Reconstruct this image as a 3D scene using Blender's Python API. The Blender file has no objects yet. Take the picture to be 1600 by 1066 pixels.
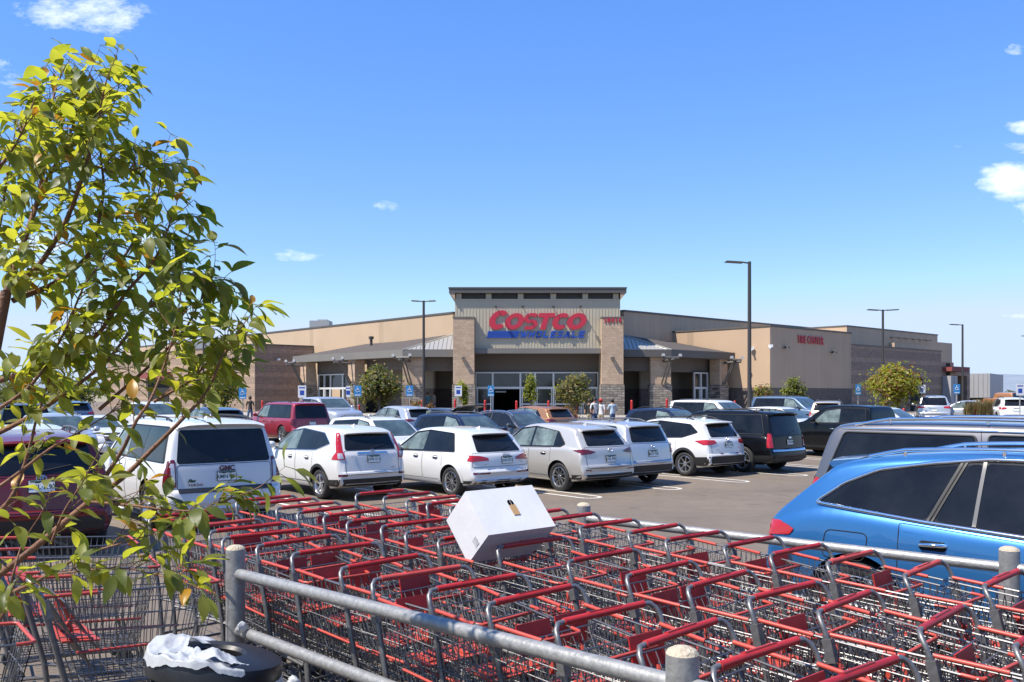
import bpy, bmesh, math, random
from mathutils import Vector, Matrix, Euler
from mathutils.bvhtree import BVHTree
from mathutils.geometry import delaunay_2d_cdt, barycentric_transform
R = math.radians
random.seed(11)
SC = bpy.context.scene
COL = SC.collection
F, HZ, CX, CAMZ = 1400.0, 615.0, 800.0, 2.0

def ground(y):
    pts = [(-1e5, 0), (6, 0), (18, -.40), (28, -.40), (42, -.25), (62, .2), (1e6, .2)]
    for (a, za), (b, zb) in zip(pts, pts[1:]):
        if y <= b: return za + (zb - za) * (y - a) / (b - a)
    return .2
def at(px, py, Y):
    return Vector(((px - CX) / F * Y, Y, CAMZ - (py - HZ) / F * Y))
def gpt(px, py):
    Y = 8.0
    for _ in range(60):
        Y = (CAMZ - ground(Y)) * F / (py - HZ)
    return Vector(((px - CX) / F * Y, Y, ground(Y)))

# ------------------------------------------------------------------ objects
def tag(o, label=None, cat=None, group=None, kind=None):
    if label: o['label'] = label
    if cat: o['category'] = cat
    if group: o['group'] = group
    if kind: o['kind'] = kind
    return o
def thing(name, label, cat, loc=(0, 0, 0), rz=0.0, group=None):
    o = bpy.data.objects.new(name, None); COL.objects.link(o)
    o.empty_display_size = .2
    o.location = loc; o.rotation_euler = (0, 0, rz)
    return tag(o, label, cat, group)
def setmats(me, mats):
    idx = [p.material_index for p in me.polygons]
    me.materials.clear()
    for m in mats: me.materials.append(m)
    for p, k in zip(me.polygons, idx): p.material_index = min(k, len(mats) - 1)
def link(name, me, mats=None, parent=None, loc=None):
    o = bpy.data.objects.new(name, me); COL.objects.link(o)
    if mats is not None:
        setmats(me, mats if isinstance(mats, (list, tuple)) else [mats])
    if parent is not None: o.parent = parent
    if loc is not None: o.location = loc
    return o
class MB:
    def __init__(s): s.v = []; s.f = []; s.m = []
    def add(s, vs, fs, m=0):
        n = len(s.v); s.v.extend([tuple(p) for p in vs])
        s.f.extend([tuple(i + n for i in f) for f in fs]); s.m.extend([m] * len(fs)); return s
    def box(s, c, d, M=None, m=0, taper=1.0):
        vs = []
        for z in (-.5, .5):
            k = taper if z > 0 else 1
            for x, y in ((-.5, -.5), (.5, -.5), (.5, .5), (-.5, .5)):
                p = Vector((x * d[0] * k, y * d[1] * k, z * d[2]))
                if M is not None: p = M @ p
                vs.append(p + Vector(c))
        return s.add(vs, [(3, 2, 1, 0), (4, 5, 6, 7), (0, 1, 5, 4), (1, 2, 6, 5), (2, 3, 7, 6), (3, 0, 4, 7)], m)
    def span(s, a, b, m=0):
        a = Vector(a); b = Vector(b)
        return s.box((a + b) / 2, b - a, None, m)
    def tube(s, pts, r, n=8, cap=True, m=0, closed=False):
        pts = [Vector(p) for p in pts]
        N = len(pts)
        rr = r if isinstance(r, (list, tuple)) else [r] * N
        up = None; rings = []
        for i, p in enumerate(pts):
            if closed: t = pts[(i + 1) % N] - pts[i - 1]
            else: t = pts[min(i + 1, N - 1)] - pts[max(i - 1, 0)]
            if t.length < 1e-9: t = Vector((0, 0, 1))
            t.normalize()
            if up is None:
                up = Vector((0, 0, 1)) if abs(t.z) < .9 else Vector((1, 0, 0))
            a = t.cross(up)
            if a.length < 1e-6: a = t.cross(Vector((.3, 1, .2)))
            a.normalize(); up = a.cross(t).normalized()
            rings.append([p + (a * math.cos(2 * math.pi * k / n) + up * math.sin(2 * math.pi * k / n)) * rr[i] for k in range(n)])
        vs = [q for ring in rings for q in ring]
        fs = []
        for i in range(N if closed else N - 1):
            j = (i + 1) % N
            for k in range(n):
                fs.append((i * n + k, i * n + (k + 1) % n, j * n + (k + 1) % n, j * n + k))
        if cap and not closed:
            fs.append(tuple(range(n - 1, -1, -1))); fs.append(tuple((N - 1) * n + k for k in range(n)))
        return s.add(vs, fs, m)
    def lathe(s, prof, n=24, M=None, m=0, c=(0, 0, 0)):
        vs = []
        for r, z in prof:
            for k in range(n):
                p = Vector((r * math.cos(2 * math.pi * k / n), r * math.sin(2 * math.pi * k / n), z))
                if M is not None: p = M @ p
                vs.append(p + Vector(c))
        fs = []
        for i in range(len(prof) - 1):
            for k in range(n):
                fs.append((i * n + k, i * n + (k + 1) % n, (i + 1) * n + (k + 1) % n, (i + 1) * n + k))
        return s.add(vs, fs, m)
    def cyl(s, a, b, r, n=12, m=0): return s.tube([a, b], r, n, True, m)
    def prism(s, pts, h, M=None, m=0):
        n = len(pts)
        vs = [Vector((x, y, 0)) for x, y in pts] + [Vector((x, y, h)) for x, y in pts]
        if M is not None: vs = [M @ p for p in vs]
        return s.add(vs, [tuple(range(n - 1, -1, -1)), tuple(range(n, 2 * n))] + [(i, (i + 1) % n, n + (i + 1) % n, n + i) for i in range(n)], m)
    def mesh(s, name, smooth=None):
        me = bpy.data.meshes.new(name); me.from_pydata(s.v, [], s.f)
        for p, k in zip(me.polygons, s.m): p.material_index = k
        me.validate(); me.update()
        if smooth is not None:
            me.shade_smooth()
            me.set_sharp_from_angle(angle=R(smooth))
        return me
    def build(s, name, mats, parent=None, smooth=None, loc=None):
        return link(name, s.mesh(name, smooth), mats, parent, loc)

# ------------------------------------------------------------------ materials
def mat(name, col, rough=.5, metal=0.0, coat=0.0, noise=None, nscale=6.0, bump=0.0, bscale=40.0, spec=.5, trans=0.0, flake=0.0, coatr=.03):
    m = bpy.data.materials.new(name); m.use_nodes = True
    nt = m.node_tree; b = nt.nodes['Principled BSDF']
    b.inputs['Base Color'].default_value = (*col, 1)
    b.inputs['Roughness'].default_value = rough; b.inputs['Metallic'].default_value = metal
    b.inputs['Coat Weight'].default_value = coat; b.inputs['Coat Roughness'].default_value = coatr
    b.inputs['Specular IOR Level'].default_value = spec
    if trans: b.inputs['Transmission Weight'].default_value = trans
    tc = None
    if noise or bump:
        tc = nt.nodes.new('ShaderNodeTexCoord')
    if noise:
        n = nt.nodes.new('ShaderNodeTexNoise'); n.inputs['Scale'].default_value = nscale; n.inputs['Detail'].default_value = 6
        n.inputs['Roughness'].default_value = .65
        nt.links.new(tc.outputs['Object'], n.inputs['Vector'])
        r = nt.nodes.new('ShaderNodeValToRGB')
        r.color_ramp.elements[0].position = .3; r.color_ramp.elements[1].position = .72
        r.color_ramp.elements[0].color = (*[c * (1 - noise) for c in col], 1)
        r.color_ramp.elements[1].color = (*[min(1, c * (1 + noise)) for c in col], 1)
        nt.links.new(n.outputs['Fac'], r.inputs['Fac']); nt.links.new(r.outputs['Color'], b.inputs['Base Color'])
        mr = nt.nodes.new('ShaderNodeMapRange'); mr.inputs['To Min'].default_value = max(0, rough - .1); mr.inputs['To Max'].default_value = min(1, rough + .12)
        nt.links.new(n.outputs['Fac'], mr.inputs['Value']); nt.links.new(mr.outputs['Result'], b.inputs['Roughness'])
    if bump:
        n2 = nt.nodes.new('ShaderNodeTexNoise'); n2.inputs['Scale'].default_value = bscale; n2.inputs['Detail'].default_value = 4
        nt.links.new(tc.outputs['Object'], n2.inputs['Vector'])
        bp = nt.nodes.new('ShaderNodeBump'); bp.inputs['Strength'].default_value = bump; bp.inputs['Distance'].default_value = .02
        nt.links.new(n2.outputs['Fac'], bp.inputs['Height']); nt.links.new(bp.outputs['Normal'], b.inputs['Normal'])
    return m
def wallvec(nt, sx=1, sz=1):
    tc = nt.nodes.new('ShaderNodeTexCoord'); sp = nt.nodes.new('ShaderNodeSeparateXYZ'); cb = nt.nodes.new('ShaderNodeCombineXYZ')
    ad = nt.nodes.new('ShaderNodeMath'); ad.operation = 'ADD'
    nt.links.new(tc.outputs['Object'], sp.inputs[0]); nt.links.new(sp.outputs['X'], ad.inputs[0]); nt.links.new(sp.outputs['Y'], ad.inputs[1])
    nt.links.new(ad.outputs[0], cb.inputs['X']); nt.links.new(sp.outputs['Z'], cb.inputs['Y'])
    return cb.outputs[0], sp, tc
def brickmat(name, c1, c2, mortar, bw, bh, rough=.85, stripes=None, noise=.25, msize=.012, irregular=False):
    m = mat(name, c1, rough); nt = m.node_tree; b = nt.nodes['Principled BSDF']
    vec, sp, tc = wallvec(nt)
    br = nt.nodes.new('ShaderNodeTexBrick')
    br.inputs['Color1'].default_value = (*c1, 1); br.inputs['Color2'].default_value = (*c2, 1); br.inputs['Mortar'].default_value = (*mortar, 1)
    br.inputs['Scale'].default_value = 1; br.inputs['Brick Width'].default_value = bw; br.inputs['Row Height'].default_value = bh
    br.inputs['Mortar Size'].default_value = msize; br.inputs['Mortar Smooth'].default_value = .2
    src = vec
    if irregular:
        nz = nt.nodes.new('ShaderNodeTexNoise'); nz.inputs['Scale'].default_value = 1.6
        nt.links.new(vec, nz.inputs['Vector'])
        mx = nt.nodes.new('ShaderNodeMix'); mx.data_type = 'VECTOR'; mx.inputs['Factor'].default_value = .12
        nt.links.new(vec, mx.inputs['A']); nt.links.new(nz.outputs['Color'], mx.inputs['B']); src = mx.outputs['Result']
    nt.links.new(src, br.inputs['Vector'])
    n = nt.nodes.new('ShaderNodeTexNoise'); n.inputs['Scale'].default_value = 3.0; n.inputs['Detail'].default_value = 5
    nt.links.new(tc.outputs['Object'], n.inputs['Vector'])
    mr = nt.nodes.new('ShaderNodeMapRange'); mr.inputs['To Min'].default_value = 1 - noise; mr.inputs['To Max'].default_value = 1 + noise
    nt.links.new(n.outputs['Fac'], mr.inputs['Value'])
    mu = nt.nodes.new('ShaderNodeMix'); mu.data_type = 'RGBA'; mu.blend_type = 'MULTIPLY'; mu.inputs['Factor'].default_value = 1
    nt.links.new(br.outputs['Color'], mu.inputs['A']); nt.links.new(mr.outputs['Result'], mu.inputs['B'])
    out = mu.outputs['Result']
    if stripes:
        period, width, scol = stripes
        md = nt.nodes.new('ShaderNodeMath'); md.operation = 'MODULO'; md.inputs[1].default_value = period
        nt.links.new(sp.outputs['Z'], md.inputs[0])
        lt = nt.nodes.new('ShaderNodeMath'); lt.operation = 'LESS_THAN'; lt.inputs[1].default_value = width
        nt.links.new(md.outputs[0], lt.inputs[0])
        m2 = nt.nodes.new('ShaderNodeMix'); m2.data_type = 'RGBA'; m2.blend_type = 'MULTIPLY'
        nt.links.new(lt.outputs[0], m2.inputs['Factor']); nt.links.new(out, m2.inputs['A']); m2.inputs['B'].default_value = (*scol, 1)
        out = m2.outputs['Result']
    nt.links.new(out, b.inputs['Base Color'])
    bp = nt.nodes.new('ShaderNodeBump'); bp.inputs['Strength'].default_value = .5; bp.inputs['Distance'].default_value = .03
    inv = nt.nodes.new('ShaderNodeMath'); inv.operation = 'SUBTRACT'; inv.inputs[0].default_value = 1
    nt.links.new(br.outputs['Fac'], inv.inputs[1]); nt.links.new(inv.outputs[0], bp.inputs['Height']); nt.links.new(bp.outputs['Normal'], b.inputs['Normal'])
    return m
def panelmat(name, col, period, rough=.6, depth=.84, noise=.035):
    """flat metal wall panels: thin vertical joints and slight tone changes from panel to panel"""
    m = mat(name, col, rough); nt = m.node_tree; b = nt.nodes['Principled BSDF']
    vec, sp, tc = wallvec(nt)
    sx = nt.nodes.new('ShaderNodeSeparateXYZ'); nt.links.new(vec, sx.inputs[0])
    dv = nt.nodes.new('ShaderNodeMath'); dv.operation = 'DIVIDE'; dv.inputs[1].default_value = period; nt.links.new(sx.outputs['X'], dv.inputs[0])
    fr = nt.nodes.new('ShaderNodeMath'); fr.operation = 'FRACT'; nt.links.new(dv.outputs[0], fr.inputs[0])
    lt = nt.nodes.new('ShaderNodeMath'); lt.operation = 'LESS_THAN'; lt.inputs[1].default_value = .06; nt.links.new(fr.outputs[0], lt.inputs[0])
    fl = nt.nodes.new('ShaderNodeMath'); fl.operation = 'FLOOR'; nt.links.new(dv.outputs[0], fl.inputs[0])
    wn = nt.nodes.new('ShaderNodeTexWhiteNoise'); wn.noise_dimensions = '1D'; nt.links.new(fl.outputs[0], wn.inputs['W'])
    mr = nt.nodes.new('ShaderNodeMapRange'); mr.inputs['To Min'].default_value = 1 - noise; mr.inputs['To Max'].default_value = 1 + noise
    nt.links.new(wn.outputs['Value'], mr.inputs['Value'])
    nz = nt.nodes.new('ShaderNodeTexNoise'); nz.inputs['Scale'].default_value = .35; nz.inputs['Detail'].default_value = 5; nt.links.new(tc.outputs['Object'], nz.inputs['Vector'])
    m3 = nt.nodes.new('ShaderNodeMapRange'); m3.inputs['To Min'].default_value = .88; m3.inputs['To Max'].default_value = 1.12; nt.links.new(nz.outputs['Fac'], m3.inputs['Value'])
    pr = nt.nodes.new('ShaderNodeMath'); pr.operation = 'MULTIPLY'; nt.links.new(mr.outputs[0], pr.inputs[0]); nt.links.new(m3.outputs[0], pr.inputs[1])
    mu = nt.nodes.new('ShaderNodeMix'); mu.data_type = 'RGBA'; mu.blend_type = 'MULTIPLY'; mu.inputs['Factor'].default_value = 1
    mu.inputs['A'].default_value = (*col, 1); nt.links.new(pr.outputs[0], mu.inputs['B'])
    m2 = nt.nodes.new('ShaderNodeMix'); m2.data_type = 'RGBA'; m2.blend_type = 'MULTIPLY'
    nt.links.new(lt.outputs[0], m2.inputs['Factor']); nt.links.new(mu.outputs['Result'], m2.inputs['A']); m2.inputs['B'].default_value = (depth, depth, depth, 1)
    nt.links.new(m2.outputs['Result'], b.inputs['Base Color'])
    return m

M = {}
M['wire'] = mat('galvanised_wire', (.165, .165, .168), .42, .8)
M['steel'] = mat('cart_frame_steel', (.18, .178, .178), .42, .6, noise=.2, nscale=30)
M['steeldark'] = mat('cart_upright_coating', (.085, .09, .10), .5, .3)
M['cartred'] = mat('red_handle_plastic', (.36, .016, .014), .5, noise=.16, nscale=14)
M['cartorange'] = mat('sun_bleached_red_plastic', (.40, .055, .038), .42, noise=.12, nscale=20)
M['cartred2'] = mat('faded_red_handle_plastic', (.42, .05, .04), .6, noise=.2, nscale=10)
M['cartred3'] = mat('dark_red_handle_plastic', (.28, .010, .010), .45, noise=.12, nscale=14)
M['rubber'] = mat('caster_rubber', (.05, .05, .05), .7)
M['galv'] = mat('galvanised_pipe', (.28, .28, .275), .48, .45, noise=.22, nscale=28, bump=.15, bscale=60)
M['conccap'] = mat('mortar_cap', (.42, .36, .27), .95, noise=.25, nscale=40, bump=.6, bscale=90)
M['black'] = mat('black_trim', (.014, .014, .015), .55)
M['blackgloss'] = mat('black_gloss', (.008, .008, .009), .12)
M['under'] = mat('underbody', (.006, .006, .006), .9)
M['tyre'] = mat('tyre_rubber', (.018, .018, .019), .75, noise=.25, nscale=20)
M['rim'] = mat('alloy_rim', (.58, .58, .60), .24, .9)
M['rimdark'] = mat('dark_alloy', (.05, .05, .055), .35, .7)
M['midgrey'] = mat('grey_pillar_trim', (.10, .10, .105), .4)
M['chrome'] = mat('chrome', (.78, .79, .80), .10, 1.0)
M['glass'] = mat('tinted_glass', (.010, .011, .013), .03, spec=.38, noise=.6, nscale=1.5)
M['glassl'] = mat('lightly_tinted_glass', (.12, .155, .15), .03, spec=.5, noise=.7, nscale=2.2)
M['wshield'] = mat('windscreen_glass', (.05, .075, .085), .04, spec=.6, noise=.6, nscale=1.6)
M['lamp'] = mat('red_lamp_lens', (.36, .010, .014), .10, coat=.6)
M['lampdark'] = mat('smoked_red_lens', (.11, .008, .012), .10, coat=.6)
M['lampclear'] = mat('clear_lamp_lens', (.50, .48, .49), .15, .3, coat=.5)
M['plate'] = mat('licence_plate_white', (.70, .72, .70), .5)
M['plateink'] = mat('plate_green_ink', (.012, .05, .03), .5)
M['badge'] = mat('badge_chrome', (.55, .56, .58), .2, .9)
M['badgered'] = mat('badge_red', (.12, .04, .05), .35, .3)
def paint(name, col, metal=0.0, rough=.38, spec=.5, coat=1.0):
    return mat(name, col, rough, metal, coat=coat, coatr=.035, spec=spec)
P = dict(
    white=paint('white_paint', (.58, .585, .59)), pearl=paint('pearl_paint', (.56, .56, .55)),
    champagne=paint('champagne_paint', (.50, .48, .45), .45), silver=paint('silver_paint', (.50, .51, .53), .6),
    black=paint('black_paint', (.004, .0045, .006), spec=.05, coat=.6), navy=paint('navy_paint', (.012, .020, .05), .3, spec=.2, coat=.7),
    grey=paint('grey_metallic_paint', (.125, .125, .14), .6), blue=paint('bright_blue_paint', (.030, .15, .375), .5, .32),
    maroon=paint('maroon_paint', (.12, .006, .010), .1, spec=.25, coat=.8), red=paint('red_paint', (.30, .022, .04), .3),
    orange=paint('burnt_orange_paint', (.33, .15, .06), .4), steelblue=paint('steel_blue_paint', (.10, .15, .22), .5),
    charcoal=paint('charcoal_paint', (.05, .055, .065), .5), tan=paint('tan_paint', (.42, .36, .28), .4))

# ------------------------------------------------------------------ text
def text_mesh(s, size, depth=.01, shear=0.0, bold=0.0, spacing=1.0):
    cu = bpy.data.curves.new('lettering', 'FONT'); cu.body = s; cu.size = size; cu.extrude = depth / 2; cu.shear = shear; cu.offset = bold
    cu.align_x = 'CENTER'; cu.align_y = 'CENTER'; cu.space_character = spacing; cu.resolution_u = 3
    o = bpy.data.objects.new('lettering', cu); COL.objects.link(o)
    bpy.context.view_layer.update()
    me = bpy.data.meshes.new_from_object(o.evaluated_get(bpy.context.evaluated_depsgraph_get()))
    bpy.data.objects.remove(o); bpy.data.curves.remove(cu)
    return me

# ------------------------------------------------------------------ world, sun, camera
EL = R(57); SH = Vector((-.90, -.44, 0)).normalized()
SUN = Vector((SH.x * math.cos(EL), SH.y * math.cos(EL), math.sin(EL)))
w = bpy.data.worlds.new('World'); SC.world = w; w.use_nodes = True
nt = w.node_tree; nt.nodes.clear()
out = nt.nodes.new('ShaderNodeOutputWorld'); bg = nt.nodes.new('ShaderNodeBackground'); sky = nt.nodes.new('ShaderNodeTexSky')
sky.sky_type = 'NISHITA'; sky.sun_disc = False; sky.sun_elevation = EL; sky.sun_rotation = math.atan2(SUN.x, SUN.y)
sky.altitude = 1700; sky.air_density = 1.0; sky.dust_density = .15; sky.ozone_density = 2.5
bg.inputs['Strength'].default_value = .125
tc = nt.nodes.new('ShaderNodeTexCoord'); sp = nt.nodes.new('ShaderNodeSeparateXYZ'); nt.links.new(tc.outputs['Generated'], sp.inputs[0])
def mth(op, a, b=None, c=None):
    n = nt.nodes.new('ShaderNodeMath'); n.operation = op
    for i, v in enumerate((a, b, c)):
        if v is None: continue
        if isinstance(v, (int, float)): n.inputs[i].default_value = v
        else: nt.links.new(v, n.inputs[i])
    return n.outputs[0]
sy = mth('MAXIMUM', sp.outputs['Y'], .05)
u_ = mth('DIVIDE', sp.outputs['X'], sy); v_ = mth('DIVIDE', sp.outputs['Z'], sy)
front = mth('GREATER_THAN', sp.outputs['Y'], .06)
nz = nt.nodes.new('ShaderNodeTexNoise'); nz.inputs['Scale'].default_value = 34; nz.inputs['Detail'].default_value = 9; nz.inputs['Roughness'].default_value = .68
cbv = nt.nodes.new('ShaderNodeCombineXYZ'); nt.links.new(mth('MULTIPLY', u_, .7), cbv.inputs[0]); nt.links.new(mth('MULTIPLY', v_, 1.5), cbv.inputs[1])
nt.links.new(cbv.outputs[0], nz.inputs['Vector'])
total = None
for px, py, rx, ry, k in [(135, 22, 150, 42, .85), (468, 400, 48, 17, .75), (606, 322, 38, 15, .6), (1578, 282, 66, 42, 1.2), (1600, 232, 46, 18, .8), (1598, 200, 36, 16, .9), (1590, 78, 30, 14, .6),
                          (1505, 224, 40, 22, .35), (50, 390, 70, 60, .8), (225, 372, 50, 16, .8), (1585, 494, 50, 9, .55), (1720, 330, 160, 70, 1.0), (-150, 120, 260, 60, .8)]:
    cu, cv = (px - CX) / F, (HZ - py) / F
    du = mth('DIVIDE', mth('SUBTRACT', u_, cu), rx / F); dv = mth('DIVIDE', mth('SUBTRACT', v_, cv), ry / F)
    r2 = mth('ADD', mth('MULTIPLY', du, du), mth('MULTIPLY', dv, dv))
    g = mth('MULTIPLY', mth('MAXIMUM', mth('SUBTRACT', 1.0, r2), 0.0), k)
    total = g if total is None else mth('MAXIMUM', total, g)
sm = mth('MULTIPLY', total, front)
cl = mth('ADD', mth('MULTIPLY', mth('SUBTRACT', nz.outputs['Fac'], .5), 3.0), mth('SUBTRACT', mth('MULTIPLY', sm, 1.5), .62))
cl = mth('MULTIPLY', mth('MAXIMUM', cl, 0.0), mth('MINIMUM', mth('MULTIPLY', sm, 3.0), 1.0))
cl = mth('MINIMUM', mth('MULTIPLY', cl, .75), .9)
hs = nt.nodes.new('ShaderNodeHueSaturation'); hs.inputs['Saturation'].default_value = 1.3; hs.inputs['Value'].default_value = 1.34
gm = nt.nodes.new('ShaderNodeGamma'); gm.inputs['Gamma'].default_value = .70; nt.links.new(hs.outputs[0], gm.inputs['Color'])
nt.links.new(sky.outputs[0], hs.inputs['Color'])
mx = nt.nodes.new('ShaderNodeMix'); mx.data_type = 'RGBA'; nt.links.new(cl, mx.inputs['Factor']); tn = nt.nodes.new('ShaderNodeMix'); tn.data_type = 'RGBA'; tn.blend_type = 'MULTIPLY'; tn.inputs['Factor'].default_value = 1; tn.inputs['B'].default_value = (.93, .925, 1.27, 1)
nt.links.new(gm.outputs[0], tn.inputs['A']); 
dk = nt.nodes.new('ShaderNodeMix'); dk.data_type = 'RGBA'; dk.blend_type = 'DARKEN'; dk.inputs['Factor'].default_value = 1; dk.inputs['B'].default_value = (2.55, 3.15, 4.2, 1)
nt.links.new(tn.outputs['Result'], dk.inputs['A']); nt.links.new(dk.outputs['Result'], mx.inputs['A'])
mx.inputs['B'].default_value = (5.2, 5.5, 6.0, 1)
nt.links.new(mx.outputs['Result'], bg.inputs['Color']); nt.links.new(bg.outputs[0], out.inputs['Surface'])
sd = bpy.data.lights.new('sun', 'SUN'); sd.energy = 4.0; sd.angle = R(.53); sd.color = (1, .93, .82)
so = bpy.data.objects.new('sun', sd); COL.objects.link(so); so.rotation_euler = SUN.to_track_quat('Z', 'Y').to_euler(); so.location = SUN * 50
cd = bpy.data.cameras.new('camera'); cam = bpy.data.objects.new('camera', cd); COL.objects.link(cam); SC.camera = cam
cam.location = (0, 0, CAMZ); cam.rotation_euler = (R(90), 0, 0)
cd.sensor_width = 36; cd.lens = 36 * F / 1600; cd.shift_y = (HZ - 533) / 1600; cd.clip_start = .05; cd.clip_end = 20000
SC.view_settings.view_transform = 'Standard'; SC.view_settings.look = 'None'; SC.view_settings.gamma = 1; SC.view_settings.exposure = 1.1
SC.cycles.max_bounces = 6; SC.cycles.transparent_max_bounces = 12; SC.cycles.use_denoising = True
# ================================================================== vehicles
def interp(pts, x):
    if x <= pts[0][0]: return pts[0][1]
    for (a, za), (b, zb) in zip(pts, pts[1:]):
        if x <= b: return za if b - a < 1e-9 else za + (zb - za) * (x - a) / (b - a)
    return pts[-1][1]
def chaikin(pts, n=2):
    for _ in range(n):
        q = [pts[0]]
        for (a, b) in zip(pts, pts[1:]):
            q.append((a[0] * .75 + b[0] * .25, a[1] * .75 + b[1] * .25)); q.append((a[0] * .25 + b[0] * .75, a[1] * .25 + b[1] * .75))
        q.append(pts[-1]); pts = q
    return pts
def round_poly(pts, r, n=5):
    out = []; N = len(pts)
    for i in range(N):
        p = Vector(pts[i]); a = Vector(pts[i - 1]) - p; b = Vector(pts[(i + 1) % N]) - p
        rr = min(r, a.length * .45, b.length * .45)
        s = p + a.normalized() * rr; e = p + b.normalized() * rr
        for k in range(n + 1):
            t = k / n; q = s * (1 - t) ** 2 + p * 2 * t * (1 - t) + e * t * t
            out.append((q.x, q.y))
    return out
def dens(pts, step=.05, closed=True):
    out = []; N = len(pts)
    for i in range(N if closed else N - 1):
        a = Vector(pts[i]); b = Vector(pts[(i + 1) % N]); k = max(1, int((b - a).length / step))
        for j in range(k): out.append(tuple(a + (b - a) * j / k))
    if not closed: out.append(tuple(pts[-1]))
    return out
def inside(p, poly):
    c = False; j = len(poly) - 1
    for i in range(len(poly)):
        if (poly[i][1] > p[1]) != (poly[j][1] > p[1]) and p[0] < (poly[j][0] - poly[i][0]) * (p[1] - poly[i][1]) / (poly[j][1] - poly[i][1]) + poly[i][0]: c = not c
        j = i
    return c

class Shell:
    """lofted body shell: sections along the car from the rear bumper (x=0) forward"""
    def __init__(s, S):
        s.S = S; L, W = S['L'], S['W']; hw = W / 2
        top = chaikin(S['top'], 2); belt = chaikin(S['belt'], 2); bot = S.get('bot') or [(0, .40), (.16, .31), (.6, .24), (L - .7, .23), (L, .30)]
        plan = S.get('plan') or [(0, .90), (.03, .945), (.10, .975), (.5, 1.0), (L - 1.1, 1.0), (L - .5, .965), (L - .15, .87), (L, .72)]
        plan = chaikin(plan, 2)
        xs = set(round(p[0], 4) for p in top) | set(round(p[0], 4) for p in belt) | set([0, .015, .03, .06, .1])
        x = 0
        while x < L: xs.add(round(x, 4)); x += .085
        xs.add(L); xs = sorted(xs); xs = [a for a, b in zip(xs, xs[1:] + [9e9]) if b - a > .004]
        if xs[-1] != L: xs.append(L)
        s.xs = xs; tum = S.get('tum', .30)
        ax = S['axles']; rb, fb = S.get('rbow', .10), S.get('fbow', .28)
        V = []; rings = []
        def bow(p):
            k = min(1, abs(p[1]) / hw)
            wr = max(0, 1 - p[0] / .95); wr = wr * wr * (3 - 2 * wr)
            wf = max(0, 1 - (L - p[0]) / 1.3); wf = wf * wf * (3 - 2 * wf)
            return Vector((p[0] + rb * k ** 2.2 * wr - fb * k ** 2.2 * wf, p[1], p[2]))
        for x in xs:
            zt = interp(top, x); zb = min(interp(bot, x), zt - .02); bl = min(interp(belt, x), zt - .015); w = hw * interp(plan, x)
            bl = max(bl, zb + .01)
            bh = bl - zb
            fl = .022 * sum(math.exp(-((x - a) / .42) ** 2) for a in ax)
            half = [(0, zb), (.78 * w, zb), (.90 * w, zb + min(.02, bh * .05)), (.955 * w, zb + min(.09, bh * .15)), (.975 * w + fl * .5, zb + bh * .27), (.995 * w + fl, zb + bh * .45),
                    (1.0 * w + fl * .6, zb + bh * .60), (.992 * w, zb + bh * .76), (.975 * w, zb + bh * .90), (.955 * w, bl - .012 * min(1, bh / .3)), (.940 * w, bl)]
            k = min(1, (zt - bl) / .42); cr = .085 * k + .3 * (zt - bl) * (1 - k); zre = max(bl + .002, zt - cr); k2 = (zt - zre)
            y0 = .938 * w
            yy = lambda z: y0 - tum * (z - bl) - .10 * (z - bl) ** 2
            for t in (.12, .35, .6, .82, 1.0):
                z = bl + (zre - bl) * t; half.append((yy(z), z))
            ye = yy(zre)
            half += [(ye - .018, zre + k2 * .38), (ye - .06, zre + k2 * .62), (ye * .84, zre + k2 * .80), (ye * .6, zre + k2 * .92), (ye * .3, zre + k2 * .98), (0, zt)]
            full = [(x, y, z) for y, z in half] + [(x, -y, z) for y, z in reversed(half[1:-1])]
            rings.append([bow(p) for p in full])
        n = len(rings[0]); s.n = n
        V = [p for r in rings for p in r]; Fc = []
        for i in range(len(rings) - 1):
            for k in range(n):
                Fc.append((i * n + k, (i + 1) * n + k, (i + 1) * n + (k + 1) % n, i * n + (k + 1) % n))
        c0 = len(V); V.append(sum(rings[0], Vector()) / n); c1 = len(V); V.append(sum(rings[-1], Vector()) / n)
        for k in range(n):
            Fc.append((c0, k, (k + 1) % n)); Fc.append((c1, (len(rings) - 1) * n + (k + 1) % n, (len(rings) - 1) * n + k))
        me = bpy.data.meshes.new('body'); me.from_pydata([tuple(v) for v in V], [], Fc); me.update()
        bm = bmesh.new(); bm.from_mesh(me); bmesh.ops.recalc_face_normals(bm, faces=bm.faces); bm.to_mesh(me); bm.free(); me.update()
        s.me = me; s.vn = [v.normal.copy() for v in me.vertices]
        me.calc_loop_triangles()
        s.tris = [tuple(t.vertices) for t in me.loop_triangles]; s.V = [v.co.copy() for v in me.vertices]
        s.bvh = BVHTree.FromPolygons(s.V, s.tris)
    def hit(s, a, b, ax):
        if ax == 'L': o, d = Vector((a, 5, b)), Vector((0, -1, 0))
        elif ax == 'R': o, d = Vector((a, -5, b)), Vector((0, 1, 0))
        elif ax == 'B': o, d = Vector((-5, a, b)), Vector((1, 0, 0))
        elif ax == 'F': o, d = Vector((15, a, b)), Vector((-1, 0, 0))
        else: o, d = Vector((a, b, 5)), Vector((0, 0, -1))
        h, nrm, i, _ = s.bvh.ray_cast(o, d)
        if h is None: return None
        t = s.tris[i]
        n = barycentric_transform(h, s.V[t[0]], s.V[t[1]], s.V[t[2]], s.vn[t[0]], s.vn[t[1]], s.vn[t[2]])
        n.normalize()
        return h, n
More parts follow.
